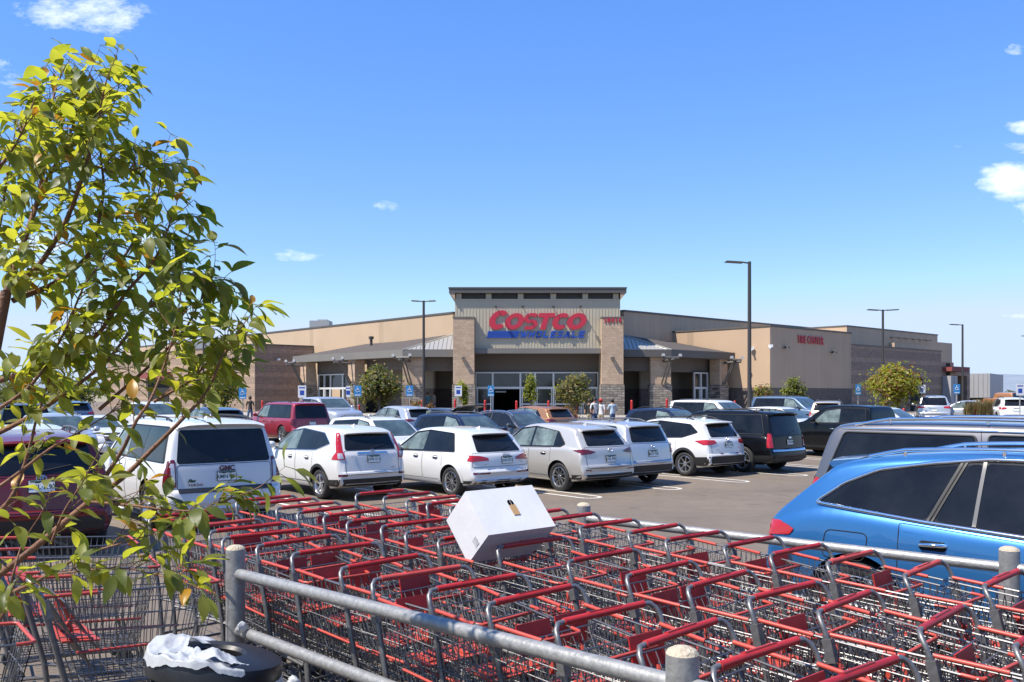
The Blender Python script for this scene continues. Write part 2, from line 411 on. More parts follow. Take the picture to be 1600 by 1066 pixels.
    def panel(s, mb, poly, ax, off=.004, step=.07, m=0, r=0.0):
        """a panel of glass, lamp or trim that follows the body surface inside an outline"""
        if r: poly = round_poly(poly, r)
        pts = dens(poly, step); nb = len(pts)
        x0, x1 = min(p[0] for p in pts), max(p[0] for p in pts); z0, z1 = min(p[1] for p in pts), max(p[1] for p in pts)
        inn = []
        x = x0 + step / 2
        while x < x1:
            z = z0 + step / 2
            while z < z1:
                if inside((x, z), pts) and min((x - p[0]) ** 2 + (z - p[1]) ** 2 for p in pts) > (step * .45) ** 2: inn.append((x, z))
                z += step
            x += step
        vs, es, fs, *_ = delaunay_2d_cdt([Vector(p) for p in pts + inn], [], [list(range(nb))], 1, 1e-6)
        P3 = []; N3 = []
        for v in vs:
            h = s.hit(v.x, v.y, ax)
            dn = 1 if h is None else abs(h[1][{'L': 1, 'R': 1, 'B': 0, 'F': 0, 'T': 2}[ax]])
            if h is None or dn < .22: P3.append(None); N3.append(None)
            else: P3.append(h[0] + h[1] * off); N3.append(h[1])
        idx = {}; V = []; Nn = []; Fo = []
        for f in fs:
            if any(P3[i] is None for i in f): continue
            g = []
            for i in f:
                if i not in idx: idx[i] = len(V); V.append(P3[i]); Nn.append(N3[i])
                g.append(idx[i])
            nn = (V[g[1]] - V[g[0]]).cross(V[g[2]] - V[g[0]])
            if nn.dot(Nn[g[0]]) < 0: g.reverse()
            Fo.append(tuple(g))
        if not hasattr(mb, 'cn'): mb.cn = {}
        b0 = len(mb.v)
        for i, nrm in enumerate(Nn): mb.cn[b0 + i] = tuple(nrm)
        mb.add(V, Fo, m)
        return pts
    def line(s, mb, pts2, ax, r=.004, off=0.0, closed=False, m=0, n=5, step=.05):
        pts = dens(pts2, step, closed); P3 = []
        for p in pts:
            h = s.hit(p[0], p[1], ax)
            if h is None: continue
            P3.append(h[0] + h[1] * off)
        if len(P3) > 1: mb.tube(P3, r, n, not closed, m, closed)
def panel_mesh(mb, name):
    me = mb.mesh(name); me.shade_smooth()
    cn = getattr(mb, 'cn', {})
    if cn:
        nr = [cn.get(i, tuple(me.vertices[i].normal)) for i in range(len(me.vertices))]
        me.normals_split_custom_set_from_vertices(nr)
    return me

def wheel_meshes(r, wdt, style):
    t = MB(); h = wdt / 2
    prof = [(r * .66, -h * .8), (r * .70, -h * .95), (r * .86, -h), (r * .96, -h * .86), (r, -h * .6), (r * 1.0, 0), (r, h * .6), (r * .96, h * .86), (r * .86, h), (r * .70, h * .95), (r * .66, h * .8)]
    Mx = Matrix.Rotation(-math.pi / 2, 4, 'X')
    t.lathe(prof, 36, Mx)
    tm = t.mesh('tyre', 50)
    rm = MB(); R0 = r * .68
    rm.lathe([(R0, -h * .8), (R0 * 1.0, h * .86), (R0 * .96, h * .90), (R0 * .92, h * .80), (R0 * .90, h * .3), (R0 * .88, -.02)], 36, Mx, 0)
    rm.lathe([(R0 * .88, h * .12), (.001, h * .10)], 24, Mx, 1)
    ns = {'five': 5, 'ten': 10, 'six': 6, 'seven': 7}[style]
    for k in range(ns):
        a = 2 * math.pi * k / ns
        w0, w1 = {'five': (.13, .17), 'ten': (.06, .075), 'six': (.10, .12), 'seven': (.09, .085)}[style]
        w0 *= R0 * 1.3; w1 *= R0 * 1.3
        tw = .12 if style == 'five' else 0
        subs = (-.11, .11) if style == 'six' else (0,)
        for dd in subs:
            vs = []
            for rr, ww, yy in ((R0 * .12, w0, h * .62), (R0 * .5, w0 * .9, h * .76), (R0 * .95, w1, h * .86)):
                aa = a + tw * rr / R0 + dd * rr / R0
                c = Vector((math.cos(aa) * rr, 0, math.sin(aa) * rr)); q = Vector((-math.sin(aa), 0, math.cos(aa)))
                for s_ in (-1, 1): vs.append(c + q * ww * s_ * .5 + Vector((0, yy, 0)))
                for s_ in (1, -1): vs.append(c + q * ww * s_ * .62 + Vector((0, yy - .035, 0)))
            fs = []
            for i in range(2):
                for j in range(4): fs.append((i * 4 + j, i * 4 + (j + 1) % 4, i * 4 + 4 + (j + 1) % 4, i * 4 + 4 + j))
            rm.add(vs, fs, 0)
    rm.lathe([(R0 * .2, h * .5), (R0 * .2, h * .70), (R0 * .12, h * .76), (.001, h * .76)], 16, Mx, 0)
    return tm, rm.mesh('rim', 40)

CARCACHE = {}
def car_parts(key):
    """meshes of one kind of car, built once: list of (name, mesh, materials, parent index, location)"""
    if key in CARCACHE: return CARCACHE[key]
    S = SPECS[key]; L, W = S['L'], S['W']; hw = W / 2; r = S['r']; ra, fa = S['axles']
    sh = Shell(S); parts = []
    # wheel arches are cut out of the shell
    body = bpy.data.objects.new('body', sh.me.copy()); COL.objects.link(body)
    body.data.materials.append(P['white']); body.data.materials.append(M['under'])
    cut = MB(); ar = r + S.get('gap', .055)
    for xa in (ra, fa):
        for sd_ in (-1, 1):
            cut.tube([(xa, sd_ * (hw - .36), r + .01), (xa, sd_ * (hw + .25), r + .01)], ar, 40, True, 0)
            cut.box((xa, sd_ * (hw - .055), r * .3), (2 * ar * .985, .605, r * 1.2))
    cm = bpy.data.meshes.new('cutter')
    # arches as plain tubes only
    cut2 = MB()
    for xa in (ra, fa):
        for sd_ in (-1, 1):
            cut2.tube([(xa, sd_ * (hw - .36), r + .01), (xa, sd_ * (hw + .25), r + .01)], ar, 40, True, 0)
    co = cut2.build('cutter', [M['under']])
    mo = body.modifiers.new('arches', 'BOOLEAN'); mo.operation = 'DIFFERENCE'; mo.object = co; mo.solver = 'EXACT'
    try: mo.material_mode = 'TRANSFER'
    except Exception: pass
    for mm in (co.data,):
        bm = bmesh.new(); bm.from_mesh(mm); bmesh.ops.recalc_face_normals(bm, faces=bm.faces); bm.to_mesh(mm); bm.free()
    bpy.context.view_layer.update()
    bme = bpy.data.meshes.new_from_object(body.evaluated_get(bpy.context.evaluated_depsgraph_get()))
    bpy.data.objects.remove(body); bpy.data.objects.remove(co)
    bm = bmesh.new(); bm.from_mesh(bme); bmesh.ops.remove_doubles(bm, verts=bm.verts, dist=.0004); bm.to_mesh(bme); bm.free()
    bme.shade_smooth(); bme.set_sharp_from_angle(angle=R(38))
    parts.append(('body', bme, ['paint', M['under']], None, None))
    def pnl(name, mat_, items, step=.08, off=.004, parent=None, r=.03):
        mb = MB()
        for poly, ax in items: sh.panel(mb, poly, ax, off, step, 0, r)
        if not mb.f: return None
        parts.append((name, panel_mesh(mb, name), [mat_] if not isinstance(mat_, list) else mat_, parent, None)); return len(parts) - 1
    def lines(name, mat_, items, r=.0045, parent=None):
        mb = MB()
        for pts, ax, cl in items: sh.line(mb, pts, ax, r, 0, cl)
        if mb.f: parts.append((name, mb.mesh(name, 60), [mat_], parent, None))
    both = ('L', 'R')
    # doors: panels 2 mm proud of the body, each with its own handle
    for (x0, x1, zl) in S.get('doors', []):
        for ax in both:
            xm = (x0 + x1) / 2; zb = S.get('doorz', .36)
            zt = interp(S['belt'], xm) - .015
            poly = S.get('doorpoly', {}).get((x0, x1)) or [(x0, zb), (x1, zb), (x1, interp(S['belt'], x1) - .02), (x0, interp(S['belt'], x0) - .02)]
            if x0 < ra + ar + .05:   # rear door is notched round the wheel arch
                poly = [(max(x0, ra + ar + .02), zb), (x1, zb), (x1, interp(S['belt'], x1) - .02), (x0, interp(S['belt'], x0) - .02), (x0, ra * 0 + r + ar * .75), (ra + ar * .93 + .02, r + ar * .45)]
            mb = MB(); sh.panel(mb, poly, ax, .0025, .09, 0, .025)
            sh.line(mb, round_poly(poly, .025), ax, .0042, 0, True, 1)
            parts.append(('door', panel_mesh(mb, 'door'), ['paint', M['under']], None, None)); di = len(parts) - 1
            hx = x0 + .16; hz = zl
            h = sh.hit(hx, hz, ax)
            if h:
                s_ = 1 if ax == 'L' else -1
                mb = MB(); p = h[0]; y = p.y + s_ * .032
                q = sh.hit(hx + .2, hz + .006, ax)
                mb.tube([p + Vector((-.0, 0, 0)), (hx + .02, y, hz), (hx + .10, y + s_ * .006, hz + .006), (hx + .18, y, hz + .008), q[0]], [.012, .015, .016, .015, .012], 8)
                sh.panel(mb, [(hx - .0, hz - .04), (hx + .2, hz - .04), (hx + .2, hz + .03), (hx, hz + .03)], ax, .005, .05, 1, .03)
                parts.append(('door_handle', mb.mesh('door_handle', 50), [M['chrome'] if S.get('chromehandle') else 'paint', M['under']], di, None))
    # glass
    for poly, tint in S['side']:
        for ax in both:
            gi = pnl('window', M['glassl'] if tint else M['glass'], [(poly, ax)], .08, .006)
    for dl in S.get('dlos') or ([S['dlo']] if S.get('dlo') else []):
        for ax in both:
            mb = MB(); sh.line(mb, round_poly(dl, .05), ax, S.get('trimr', .011), .005, True, 0, 8, .09)
            parts.append(('window_trim', mb.mesh('window_trim', 60), [M['chrome'] if S.get('chrome') else M['black']], None, None))
            mb = MB(); sh.panel(mb, dl, ax, .0035, .08, 0, .05)
            parts.append(('window_surround', panel_mesh(mb, 'window_surround'), [M['blackgloss']], None, None))
    if S.get('rearglass'):
        pnl('rear_window', M['glass'], [(S['rearglass'], 'B')], .08, .006, None, .06)
        rg = S['rearglass']; zl = min(p[1] for p in rg)
        mb = MB(); sh.line(mb, [(.02, zl + .03), (-.36, zl + .10)], 'B', .010, .014, False, 0)
        parts.append(('wiper', mb.mesh('wiper', 60), [M['black']], None, None))
    pnl('windscreen', M['wshield'], [(S['screen'], 'F')], .1, .006, None, .06)
    # tailgate outline
    if S.get('tailgate'):
        lines('tailgate_gap', M['under'], [(round_poly(S['tailgate'], .05), 'B', True)], .005)
    # lamps
    for sd_, ax in ((1, 'L'), (-1, 'R')):
        mb = MB()
        for poly in S.get('lampside', []): sh.panel(mb, poly, ax, .010, .03, 0, .02)
        for poly in S.get('lampback', []): sh.panel(mb, [(sd_ * y, z) for y, z in poly], 'B', .010, .03, 0, .02)
        for poly in S.get('lampclear', []): sh.panel(mb, [(sd_ * y, z) for y, z in poly], 'B', .014, .05, 1, .015)
        if mb.f: parts.append(('tail_lamp', panel_mesh(mb, 'tail_lamp'), [M['lampdark'] if S.get('smoked') else M['lamp'], M['lampclear']], None, None))
        mb = MB()
        for poly in S.get('headlamp', [[(hw - .62, .68), (hw - .12, .72), (hw - .10, .86), (hw - .5, .82)]]): sh.panel(mb, [(sd_ * y, z) for y, z in poly], 'F', .008, .06, 0, .03)
        if mb.f: parts.append(('headlamp', panel_mesh(mb, 'headlamp'), [M['lampclear']], None, None))
        mb = MB()
        for poly in S.get('reflector', []): sh.panel(mb, [(sd_ * y, z) for y, z in poly], 'B', .008, .05, 0, .01)
        if mb.f: parts.append(('reflector', panel_mesh(mb, 'reflector'), [M['lampdark']], None, None))
    pnl('grille', M['black'], [([(-hw + .62, .50), (hw - .62, .50), (hw - .55, .80), (-hw + .55, .80)], 'F')], .1, .006)
    if S.get('garnish'):
        poly, mm = S['garnish']; pnl('tailgate_trim', M[mm], [(poly, 'B')], .06, .012, None, .01)
    # black sills, arch mouldings and lower bumper
    it = []
    if S.get('clad', True):
        for ax in both:
            it.append(([(ra + ar - .02, .20), (fa - ar + .02, .20), (fa - ar + .02, S.get('sillz', .36)), (ra + ar - .02, S.get('sillz', .36))], ax))
    if it: pnl('sill_trim', M['black'] if S.get('clad', True) is True else 'paint', it, .1, .006)
    if S.get('archtrim'):
        wdt = S['archtrim']
        for xa in (ra, fa):
            for ax in both:
                o_ = [(xa + math.cos(t) * (ar + wdt), r + .01 + math.sin(t) * (ar + wdt)) for t in [math.pi * (i / 24) for i in range(25)]]
                i_ = [(xa + math.cos(t) * (ar - .012), r + .01 + math.sin(t) * (ar - .012)) for t in [math.pi * (1 - i / 24) for i in range(25)]]
                mb = MB(); sh.panel(mb, o_ + i_, ax, .012, .05, 0, 0)
                parts.append(('arch_trim', panel_mesh(mb, 'arch_trim'), [M['black'] if S.get('archblack', True) else 'paint'], None, None))
    zb = S.get('bumpz')
    if zb:
        it = [([(-hw * .84, .30), (hw * .84, .30), (hw * .84, zb), (hw * .5, zb - S.get('bumpdip', 0)), (-hw * .5, zb - S.get('bumpdip', 0)), (-hw * .84, zb)], 'B')]
        for ax in both: it.append(([(.10, .33), (ra - ar + .03, .33), (ra - ar + .03, zb - .03), (.10, zb)], ax))
        pnl('lower_bumper', M['black'], it, .07, .007, None, .02)
    # plate
    if S.get('plate'):
        py_, pz = S['plate']; h = sh.hit(py_, pz, 'B')
        if h:
            mb = MB(); q = sh.hit(py_, pz + .07, 'B'); q2 = sh.hit(py_, pz - .07, 'B')
            dx = q[0].x - q2[0].x; an = math.atan2(dx, .14)
            Mx = Matrix.Rotation(an, 4, 'Y')
            mb.box(h[0] + Vector((-.012, 0, 0)), (.012, .325, .172), Mx, 1)
            mb.box(h[0] + Vector((-.019, 0, 0)), (.006, .305, .152), Mx, 0)
            for yy, hh in ((-.11, .018), (-.06, .026), (-.01, .02), (.05, .03), (.11, .018)):
                mb.box(h[0] + Vector((-.0225, yy, .064 - hh / 2 + .008)), (.003, .06, hh), Mx, 2)
            parts.append(('licence_plate', mb.mesh('licence_plate'), [M['plate'], M['black'], M['plateink']], None, None))
            S['_plate'] = (h[0].copy(), an, len(parts) - 1)
    # mirrors, rails, antenna fin, wheels
    mx_, mz = S['mirror']
    for sd_, ax in ((1, 'L'), (-1, 'R')):
        h = sh.hit(mx_, mz, ax)
        if h:
            mb = MB(); p = h[0]
            mb.tube([p, p + Vector((-.01, sd_ * .06, .0)), p + Vector((-.02, sd_ * .10, .03))], [.03, .025, .02], 8)
            prof = [(-.5, .0), (-.48, .6), (-.3, .92), (0, 1.0), (.3, .9), (.47, .6), (.5, 0)]
            mb.tube([(p.x - .03 - .02 * t, p.y + sd_ * (.19 + .19 * t), p.z + .05) for t, _ in prof], [max(.002, .09 * k) for _, k in prof], 10)
            parts.append(('side_mirror', mb.mesh('side_mirror', 60), ['paint'], None, None))
    if S.get('rails'):
        x0, x1, yr = S['rails']; rc = S.get('railmat', 'black')
        for sd_ in (1, -1):
            mb = MB(); pts = []
            n = 14
            for i in range(n + 1):
                x = x0 + (x1 - x0) * i / n; h = sh.hit(x, sd_ * yr, 'T')
                e = min(i, n - i) / 2
                pts.append(h[0] + Vector((0, 0, .012 + S.get('railh', .045) * min(1, e))))
            mb.tube(pts, .017, 8)
            for i in (2, n // 2, n - 2):
                mb.tube([pts[i], pts[i] - Vector((0, 0, .05))], .014, 6)
            parts.append(('roof_rail', mb.mesh('roof_rail', 60), [M[rc]], None, None))
    if S.get('spoiler'):
        x0, x1, yw, dz = S['spoiler']; mb = MB(); rows = []
        for i in range(11):
            y = -yw + 2 * yw * i / 10; h = sh.hit(x1, y, 'T')[0]; k = 1 - .25 * abs(y / yw) ** 3
            xe = x1 - (x1 - x0) * k
            rows.append([h + Vector((0, 0, .006)), Vector((xe + .03, y, h.z - dz * .7 + .012)), Vector((xe, y, h.z - dz)), Vector((xe + .04, y, h.z - dz - .03)), h + Vector((.03, 0, -.05))])
        vs = [p for rr in rows for p in rr]; fs = []
        for i in range(10):
            for j in range(4): fs.append((i * 5 + j, i * 5 + j + 1, (i + 1) * 5 + j + 1, (i + 1) * 5 + j))
        fs += [(4, 3, 2, 1, 0), (50, 51, 52, 53, 54)]
        mb.add(vs, fs)
        parts.append(('spoiler', mb.mesh('spoiler', 35), [S.get('spoilmat') and M[S['spoilmat']] or 'paint'], None, None))
    if S.get('fin'):
        h = sh.hit(S['fin'], 0, 'T')[0]; mb = MB()
        mb.add([h + Vector(v) for v in ((-.09, .0, -.01), (.09, .022, -.01), (.09, -.022, -.01), (-.09, .025, -.01), (-.09, -.025, -.01), (-.06, 0, .065))], [(3, 5, 1), (1, 5, 2), (2, 5, 4), (4, 5, 3), (3, 1, 2, 4)])
        parts.append(('roof_antenna', mb.mesh('roof_antenna'), ['paint'], None, None))
    if S.get('shark'):
        pass
    tm, rm = wheel_meshes(r, S.get('tw', .235), S.get('rim', 'five'))
    for xa in (ra, fa):
        for sd_ in (1, -1):
            parts.append(('wheel', tm, [M['tyre']], None, ((xa, sd_ * (hw - .135), r), sd_))); i = len(parts) - 1
            parts.append(('rim', rm, [M['rim'], M['rimdark'] if S.get('rimtwo') else M['under']], i, None))
    for extra in S.get('extra', []): extra(parts, sh, S)
    CARCACHE[key] = (parts, sh)
    return CARCACHE[key]
SMALL = {'door_handle', 'wiper', 'tailgate_gap', 'reflector', 'roof_antenna', 'tailgate_trim', 'badge', 'lettering', 'plate_lettering', 'sill_trim', 'arch_trim', 'lower_bumper', 'door', 'window_trim'}
def car(name, key, color, label, cat, loc, az, group=None, far=False, plate=None):
    """place a car: loc is the ground point under the middle of its rear bumper, az its heading in degrees clockwise from +Y"""
    parts, sh = car_parts(key)
    h = Vector((math.sin(R(az)), math.cos(R(az))))
    root = thing(name, label, cat, loc, math.atan2(h.y, h.x), group)
    s_ = -(ground(loc[1] + h.y * 3) - ground(loc[1])) / 3.0
    root.rotation_mode = 'XYZ'
    made = {}
    for i, (nm, me, mats, par, place) in enumerate(parts):
        if far and nm in SMALL: continue
        me2 = me
        if not me.materials or len(me.materials) != len(mats):
            setmats(me, [P['white'] if m == 'paint' else m for m in mats])
        o = bpy.data.objects.new(nm, me2); COL.objects.link(o)
        o.parent = made.get(par, root) if par is not None else root
        for k, m in enumerate(mats):
            if m == 'paint':
                o.material_slots[k].link = 'OBJECT'; o.material_slots[k].material = P[color]
        if place:
            p, sd_ = place
            o.location = p
            o.rotation_euler = (0, random.uniform(0, 1.2), 0 if sd_ > 0 else math.pi)
        made[i] = o
    if plate and SPECS[key].get('_plate'):
        p, an, pi = SPECS[key]['_plate']
        me = text_mesh(plate, .088, .003, 0, .0015, 1.05)
        o = link('plate_lettering', me, M['plateink'], made[pi])
        Mx = Matrix.Translation(p + Vector((-.0245, 0, -.012))) @ Matrix.Rotation(an, 4, 'Y') @ Matrix(((0, 0, -1, 0), (-1, 0, 0, 0), (0, 1, 0, 0), (0, 0, 0, 1)))
        o.matrix_local = Mx
    return root
def place_by_wheel(key, wx, wy, az, side=1):
    """rear bumper point from the ground point of the rear wheel (side=1: left wheel)"""
    S = SPECS[key]; h = Vector((math.sin(R(az)), math.cos(R(az)))); l = Vector((-h.y, h.x))
    p = Vector((wx, wy)) - h * S['axles'][0] - l * side * (S['W'] / 2 - .05)
    return (p.x, p.y, ground(p.y + h.y * 1.5))
def lettering(txt, y, z, size, bold=0.0, shear=0.0, mt='badge', spacing=1.0):
    def f(parts, sh, S):
        h = sh.hit(y, z, 'B')
        q, q2 = sh.hit(y, z + .04, 'B'), sh.hit(y, z - .04, 'B')
        an = math.atan2(q[0].x - q2[0].x, .08)
        me = text_mesh(txt, size, .01, shear, bold, spacing)
        me.transform(Matrix.Translation(h[0] + Vector((-.012, 0, 0))) @ Matrix.Rotation(an, 4, 'Y') @ Matrix(((0, 0, -1, 0), (-1, 0, 0, 0), (0, 1, 0, 0), (0, 0, 0, 1))))
        parts.append(('lettering', me, [M[mt]], None, None))
    return f
def emblem(draw, y, z, mt='badge'):
    def f(parts, sh, S):
        h = sh.hit(y, z, 'B'); mb = MB(); draw(mb)
        me = mb.mesh('badge', 50)
        q, q2 = sh.hit(y, z + .04, 'B'), sh.hit(y, z - .04, 'B'); an = math.atan2(q[0].x - q2[0].x, .08)
        me.transform(Matrix.Translation(h[0] + Vector((-.018, 0, 0))) @ Matrix.Rotation(an, 4, 'Y') @ Matrix(((0, 0, -1, 0), (-1, 0, 0, 0), (0, 1, 0, 0), (0, 0, 0, 1))))
        parts.append(('badge', me, [M[mt]], None, None))
    return f
def circ(cx, cy, rx, ry, n=20): return [(cx + rx * math.cos(2 * math.pi * k / n), cy + ry * math.sin(2 * math.pi * k / n), 0) for k in range(n)]
def d_rings(mb):
    for i in range(4): mb.tube(circ(-.078 + .052 * i, 0, .034, .034), .006, 6, False, 0, True)
def d_oval(mb):
    mb.tube(circ(0, 0, .06, .042), .007, 6, False, 0, True); mb.tube(circ(0, .01, .03, .02), .005, 6, False, 0, True); mb.tube(circ(0, -.002, .016, .036), .005, 6, False, 0, True)
def d_wing(mb):
    mb.tube(circ(0, 0, .06, .048), .007, 6, False, 0, True); mb.tube([(-.05, .015, 0), (-.02, .012, 0), (0, -.016, 0), (.02, .012, 0), (.05, .015, 0)], .007, 6)
def d_h(mb):
    mb.tube(circ(0, 0, .058, .048), .007, 6, False, 0, True)
    for s_ in (-1, 1): mb.tube([(s_ * .03, .034, 0), (s_ * .022, -.034, 0)], .009, 6)
    mb.tube([(-.026, 0, 0), (.026, 0, 0)], .007, 6)
def d_bow(mb):
    mb.prism([(-.09, -.018), (-.03, -.018), (-.035, -.034), (.035, -.034), (.03, -.018), (.09, -.018), (.09, .018), (.03, .018), (.035, .034), (-.035, .034), (-.03, .018), (-.09, .018)], .012)
def d_star(mb):
    mb.tube(circ(0, 0, .06, .036), .006, 6, False, 0, True)
    for x, y in ((-.025, .006), (.01, .012), (.028, -.006), (-.004, -.012)): mb.box((x, y, 0), (.012, .012, .012))
def d_three(mb):
    mb.tube(circ(0, 0, .05, .05), .006, 6, False, 0, True)
    for a in (90, 210, 330): mb.tube([(0, 0, 0), (.048 * math.cos(R(a)), .048 * math.sin(R(a)), 0)], .006, 6)

FULL_TOP = lambda L: [(0, .50), (0, .70), (.085, .735), (.10, .78), (.115, 1.08), (.16, 1.22), (.28, 1.62), (.34, 1.79), (.44, 1.845), (.9, 1.87), (1.7, 1.885), (L - 2.4, 1.87), (L - 2.0, 1.80), (L - 1.28, 1.26), (L - 1.1, 1.19), (L - .35, 1.08), (L - .1, .95), (L - .01, .72), (L, .5)]
def fullsize(L, ax0=1.13, wb=2.95, **kw):
    f0 = L - 5.18
    S = dict(L=L, W=2.04, r=.40, axles=(ax0, ax0 + wb), top=FULL_TOP(L), belt=[(0, .60), (.10, .78), (.12, 1.10), (1.0, 1.14), (L - 1.5, 1.14), (L - .3, 1.03), (L, .68)], tum=.22, rbow=.09, gap=.06, rim='six', tw=.27,
        doors=[(1.66 + f0, 2.46 + f0, 1.0), (2.5 + f0, 3.62 + f0, 1.0)],
        side=[([(.46, 1.20), (1.50 + f0, 1.19), (1.44 + f0, 1.71), (.62, 1.71)], 0), ([(1.66 + f0, 1.19), (2.45 + f0, 1.19), (2.45 + f0, 1.72), (1.60 + f0, 1.72)], 0), ([(2.54 + f0, 1.19), (3.66 + f0, 1.19), (3.55 + f0, 1.28), (3.10 + f0, 1.66), (2.54 + f0, 1.72)], 1)],
        dlo=[(.40, 1.165), (3.76 + f0, 1.165), (3.58 + f0, 1.30), (3.12 + f0, 1.70), (2.5 + f0, 1.745), (.58, 1.745)],
        rearglass=[(-.80, 1.15), (.80, 1.15), (.72, 1.70), (-.72, 1.70)], screen=[(-.78, 1.26), (.78, 1.26), (.66, 1.74), (-.66, 1.74)],
        tailgate=[(-.80, .72), (.80, .72), (.80, 1.13), (-.80, 1.13)], lampside=[[(.08, .76), (.27, .78), (.30, 1.20), (.14, 1.20)]], lampback=[[(.815, .77), (.985, .77), (.965, 1.22), (.82, 1.22)]],
        lampclear=[], plate=(0, .93), mirror=(3.55 + f0, 1.22), rails=(.75, L - 2.5, .70), railmat='black', spoiler=(.20, .50, .74, .05), bumpz=None, clad=True, sillz=.37, doorz=.40, headlamp=[[(.42, .80), (.92, .80), (.90, 1.0), (.45, .98)]], fin=1.1)
    S.update(kw); return S
SPECS = {}
def gutter(parts, sh, S):
    for ax in ('L', 'R'):
        mb = MB(); sh.line(mb, [(.50, 1.775), (2.2, 1.785), (3.7, 1.765)], ax, .011, .004, False, 0, 6, .1)
        parts.append(('roof_moulding', mb.mesh('roof_moulding', 60), [M['chrome']], None, None))
        mb = MB(); sh.line(mb, [(2.11, 1.14), (2.06, 1.5), (2.02, 1.80)], ax, .004, 0); sh.line(mb, [(2.11, 1.14), (2.13, .75)], ax, .004, 0)
        parts.append(('panel_gap', mb.mesh('panel_gap', 60), [M['under']], None, None))
def blue_side(parts, sh, S):
    for ax in ('L', 'R'):
        mb = MB(); sh.line(mb, round_poly([(.70, .74), (1.06, .74), (1.08, .96), (.72, .96)], .06), ax, .0045, 0, True)
        parts.append(('fuel_flap' if ax == 'R' else 'panel_gap', mb.mesh('fuel_flap', 60), [M['under']], None, None))
        mb = MB(); sh.panel(mb, [(1.515, 1.10), (1.565, 1.10), (1.76, 1.555), (1.71, 1.555)], ax, .011, .05); sh.line(mb, [(1.54, 1.10), (1.735, 1.555)], ax, .006, .012)
        parts.append(('window_pillar', panel_mesh(mb, 'window_pillar'), [M['black']], None, None))
        mb = MB(); sh.panel(mb, [(1.842, 1.09), (1.870, 1.09), (1.888, 1.555), (1.862, 1.555)], ax, .011, .05)
        parts.append(('window_divider', panel_mesh(mb, 'window_divider'), [M['midgrey']], None, None))
SPECS['wagon_white'] = fullsize(5.18, lampclear=[[(.835, .84), (.90, .84), (.895, 1.16), (.84, 1.16)]], smoked=True, garnish=([(-.80, .675), (.80, .675), (.80, .745), (-.80, .745)], 'rimdark'),
    extra=[lettering('GMC', -.01, 1.055, .12, .004, 0, 'badgered'), lettering('PLUG', .0, 9, .01) if 0 else lettering('YUKON', .52, .80, .06, 0, 0, 'badgered', 1.25), lettering('Flex', .58, .87, .07, .003, .3, 'plateink')])
SPECS['wagon_black'] = fullsize(5.18, lampback=[[(.84, .78), (.985, .78), (.965, 1.20), (.86, 1.20)]], chrome=False, bumpz=.56, extra=[emblem(d_bow, 0, 1.06)], rim='seven',
    garnish=([(-.9, .665), (.9, .665), (.9, .715), (-.9, .715)], 'chrome'))
SPECS['wagon_red'] = fullsize(5.35, lampback=[[(.80, .86), (.985, .86), (.96, 1.14), (.72, 1.10)]], lampside=[[(.08, .86), (.30, .88), (.30, 1.10), (.12, 1.14)]], smoked=True, bumpz=.58)
SPECS['wagon_long'] = fullsize(5.70, wb=3.30, rails=(.65, 3.5, .74), railmat='chrome', railh=.06, fin=None, spoiler=None, chrome=False,
    dlos=[[(.36, 1.165), (2.06, 1.165), (1.98, 1.735), (.54, 1.735)], [(2.16, 1.165), (4.28, 1.165), (4.10, 1.30), (3.64, 1.70), (3.02, 1.745), (2.10, 1.745)]], extra=[gutter])
SPECS['pickup'] = dict(L=5.9, W=2.03, r=.41, axles=(1.22, 4.9), top=[(0, .55), (0, .80), (.03, 1.22), (.06, 1.36), (.2, 1.37), (1.78, 1.38), (1.80, 1.42), (1.88, 1.82), (2.0, 1.90), (2.8, 1.94), (3.5, 1.92), (3.75, 1.86), (4.42, 1.36), (4.6, 1.28), (5.5, 1.20), (5.8, 1.10), (5.88, .75), (5.9, .6)],
    belt=[(0, .8), (.04, 1.28), (1.8, 1.30), (4.4, 1.24), (5.7, 1.12), (5.9, .8)], tum=.2, gap=.07, rim='six', tw=.27, doors=[(2.05, 2.95, 1.05), (3.0, 4.1, 1.05)],
    side=[([(2.05, 1.31), (2.93, 1.29), (2.93, 1.78), (2.12, 1.78)], 0), ([(3.02, 1.29), (4.12, 1.27), (3.98, 1.36), (3.6, 1.70), (3.02, 1.78)], 1)], dlo=[(1.98, 1.275), (4.22, 1.245), (4.0, 1.40), (3.62, 1.74), (3.0, 1.81), (2.05, 1.81)],
    screen=[(-.8, 1.36), (.8, 1.36), (.68, 1.82), (-.68, 1.82)], rearglass=None, tailgate=[(-.82, .78), (.82, .78), (.82, 1.3), (-.82, 1.3)], lampside=[[(.02, .92), (.14, .92), (.14, 1.27), (.04, 1.27)]], lampback=[[(.84, .90), (.97, .90), (.95, 1.27), (.86, 1.27)]], plate=(0, .68), mirror=(4.0, 1.32), chromehandle=True, sillz=.42, doorz=.44)
def crossover(L, H, **kw):
    S = dict(L=L, W=1.83, r=.345, axles=(.98, .98 + 2.64), tum=.33, rbow=.12, mirror=(L - 1.32, 1.10), screen=[(-.70, 1.12), (.70, 1.12), (.58, H - .12), (-.58, H - .12)], sillz=.37, doorz=.38, fin=1.0,
        doors=[(1.30, 2.12, .93), (2.15, 3.22, .92)])
    S.update(kw); return S
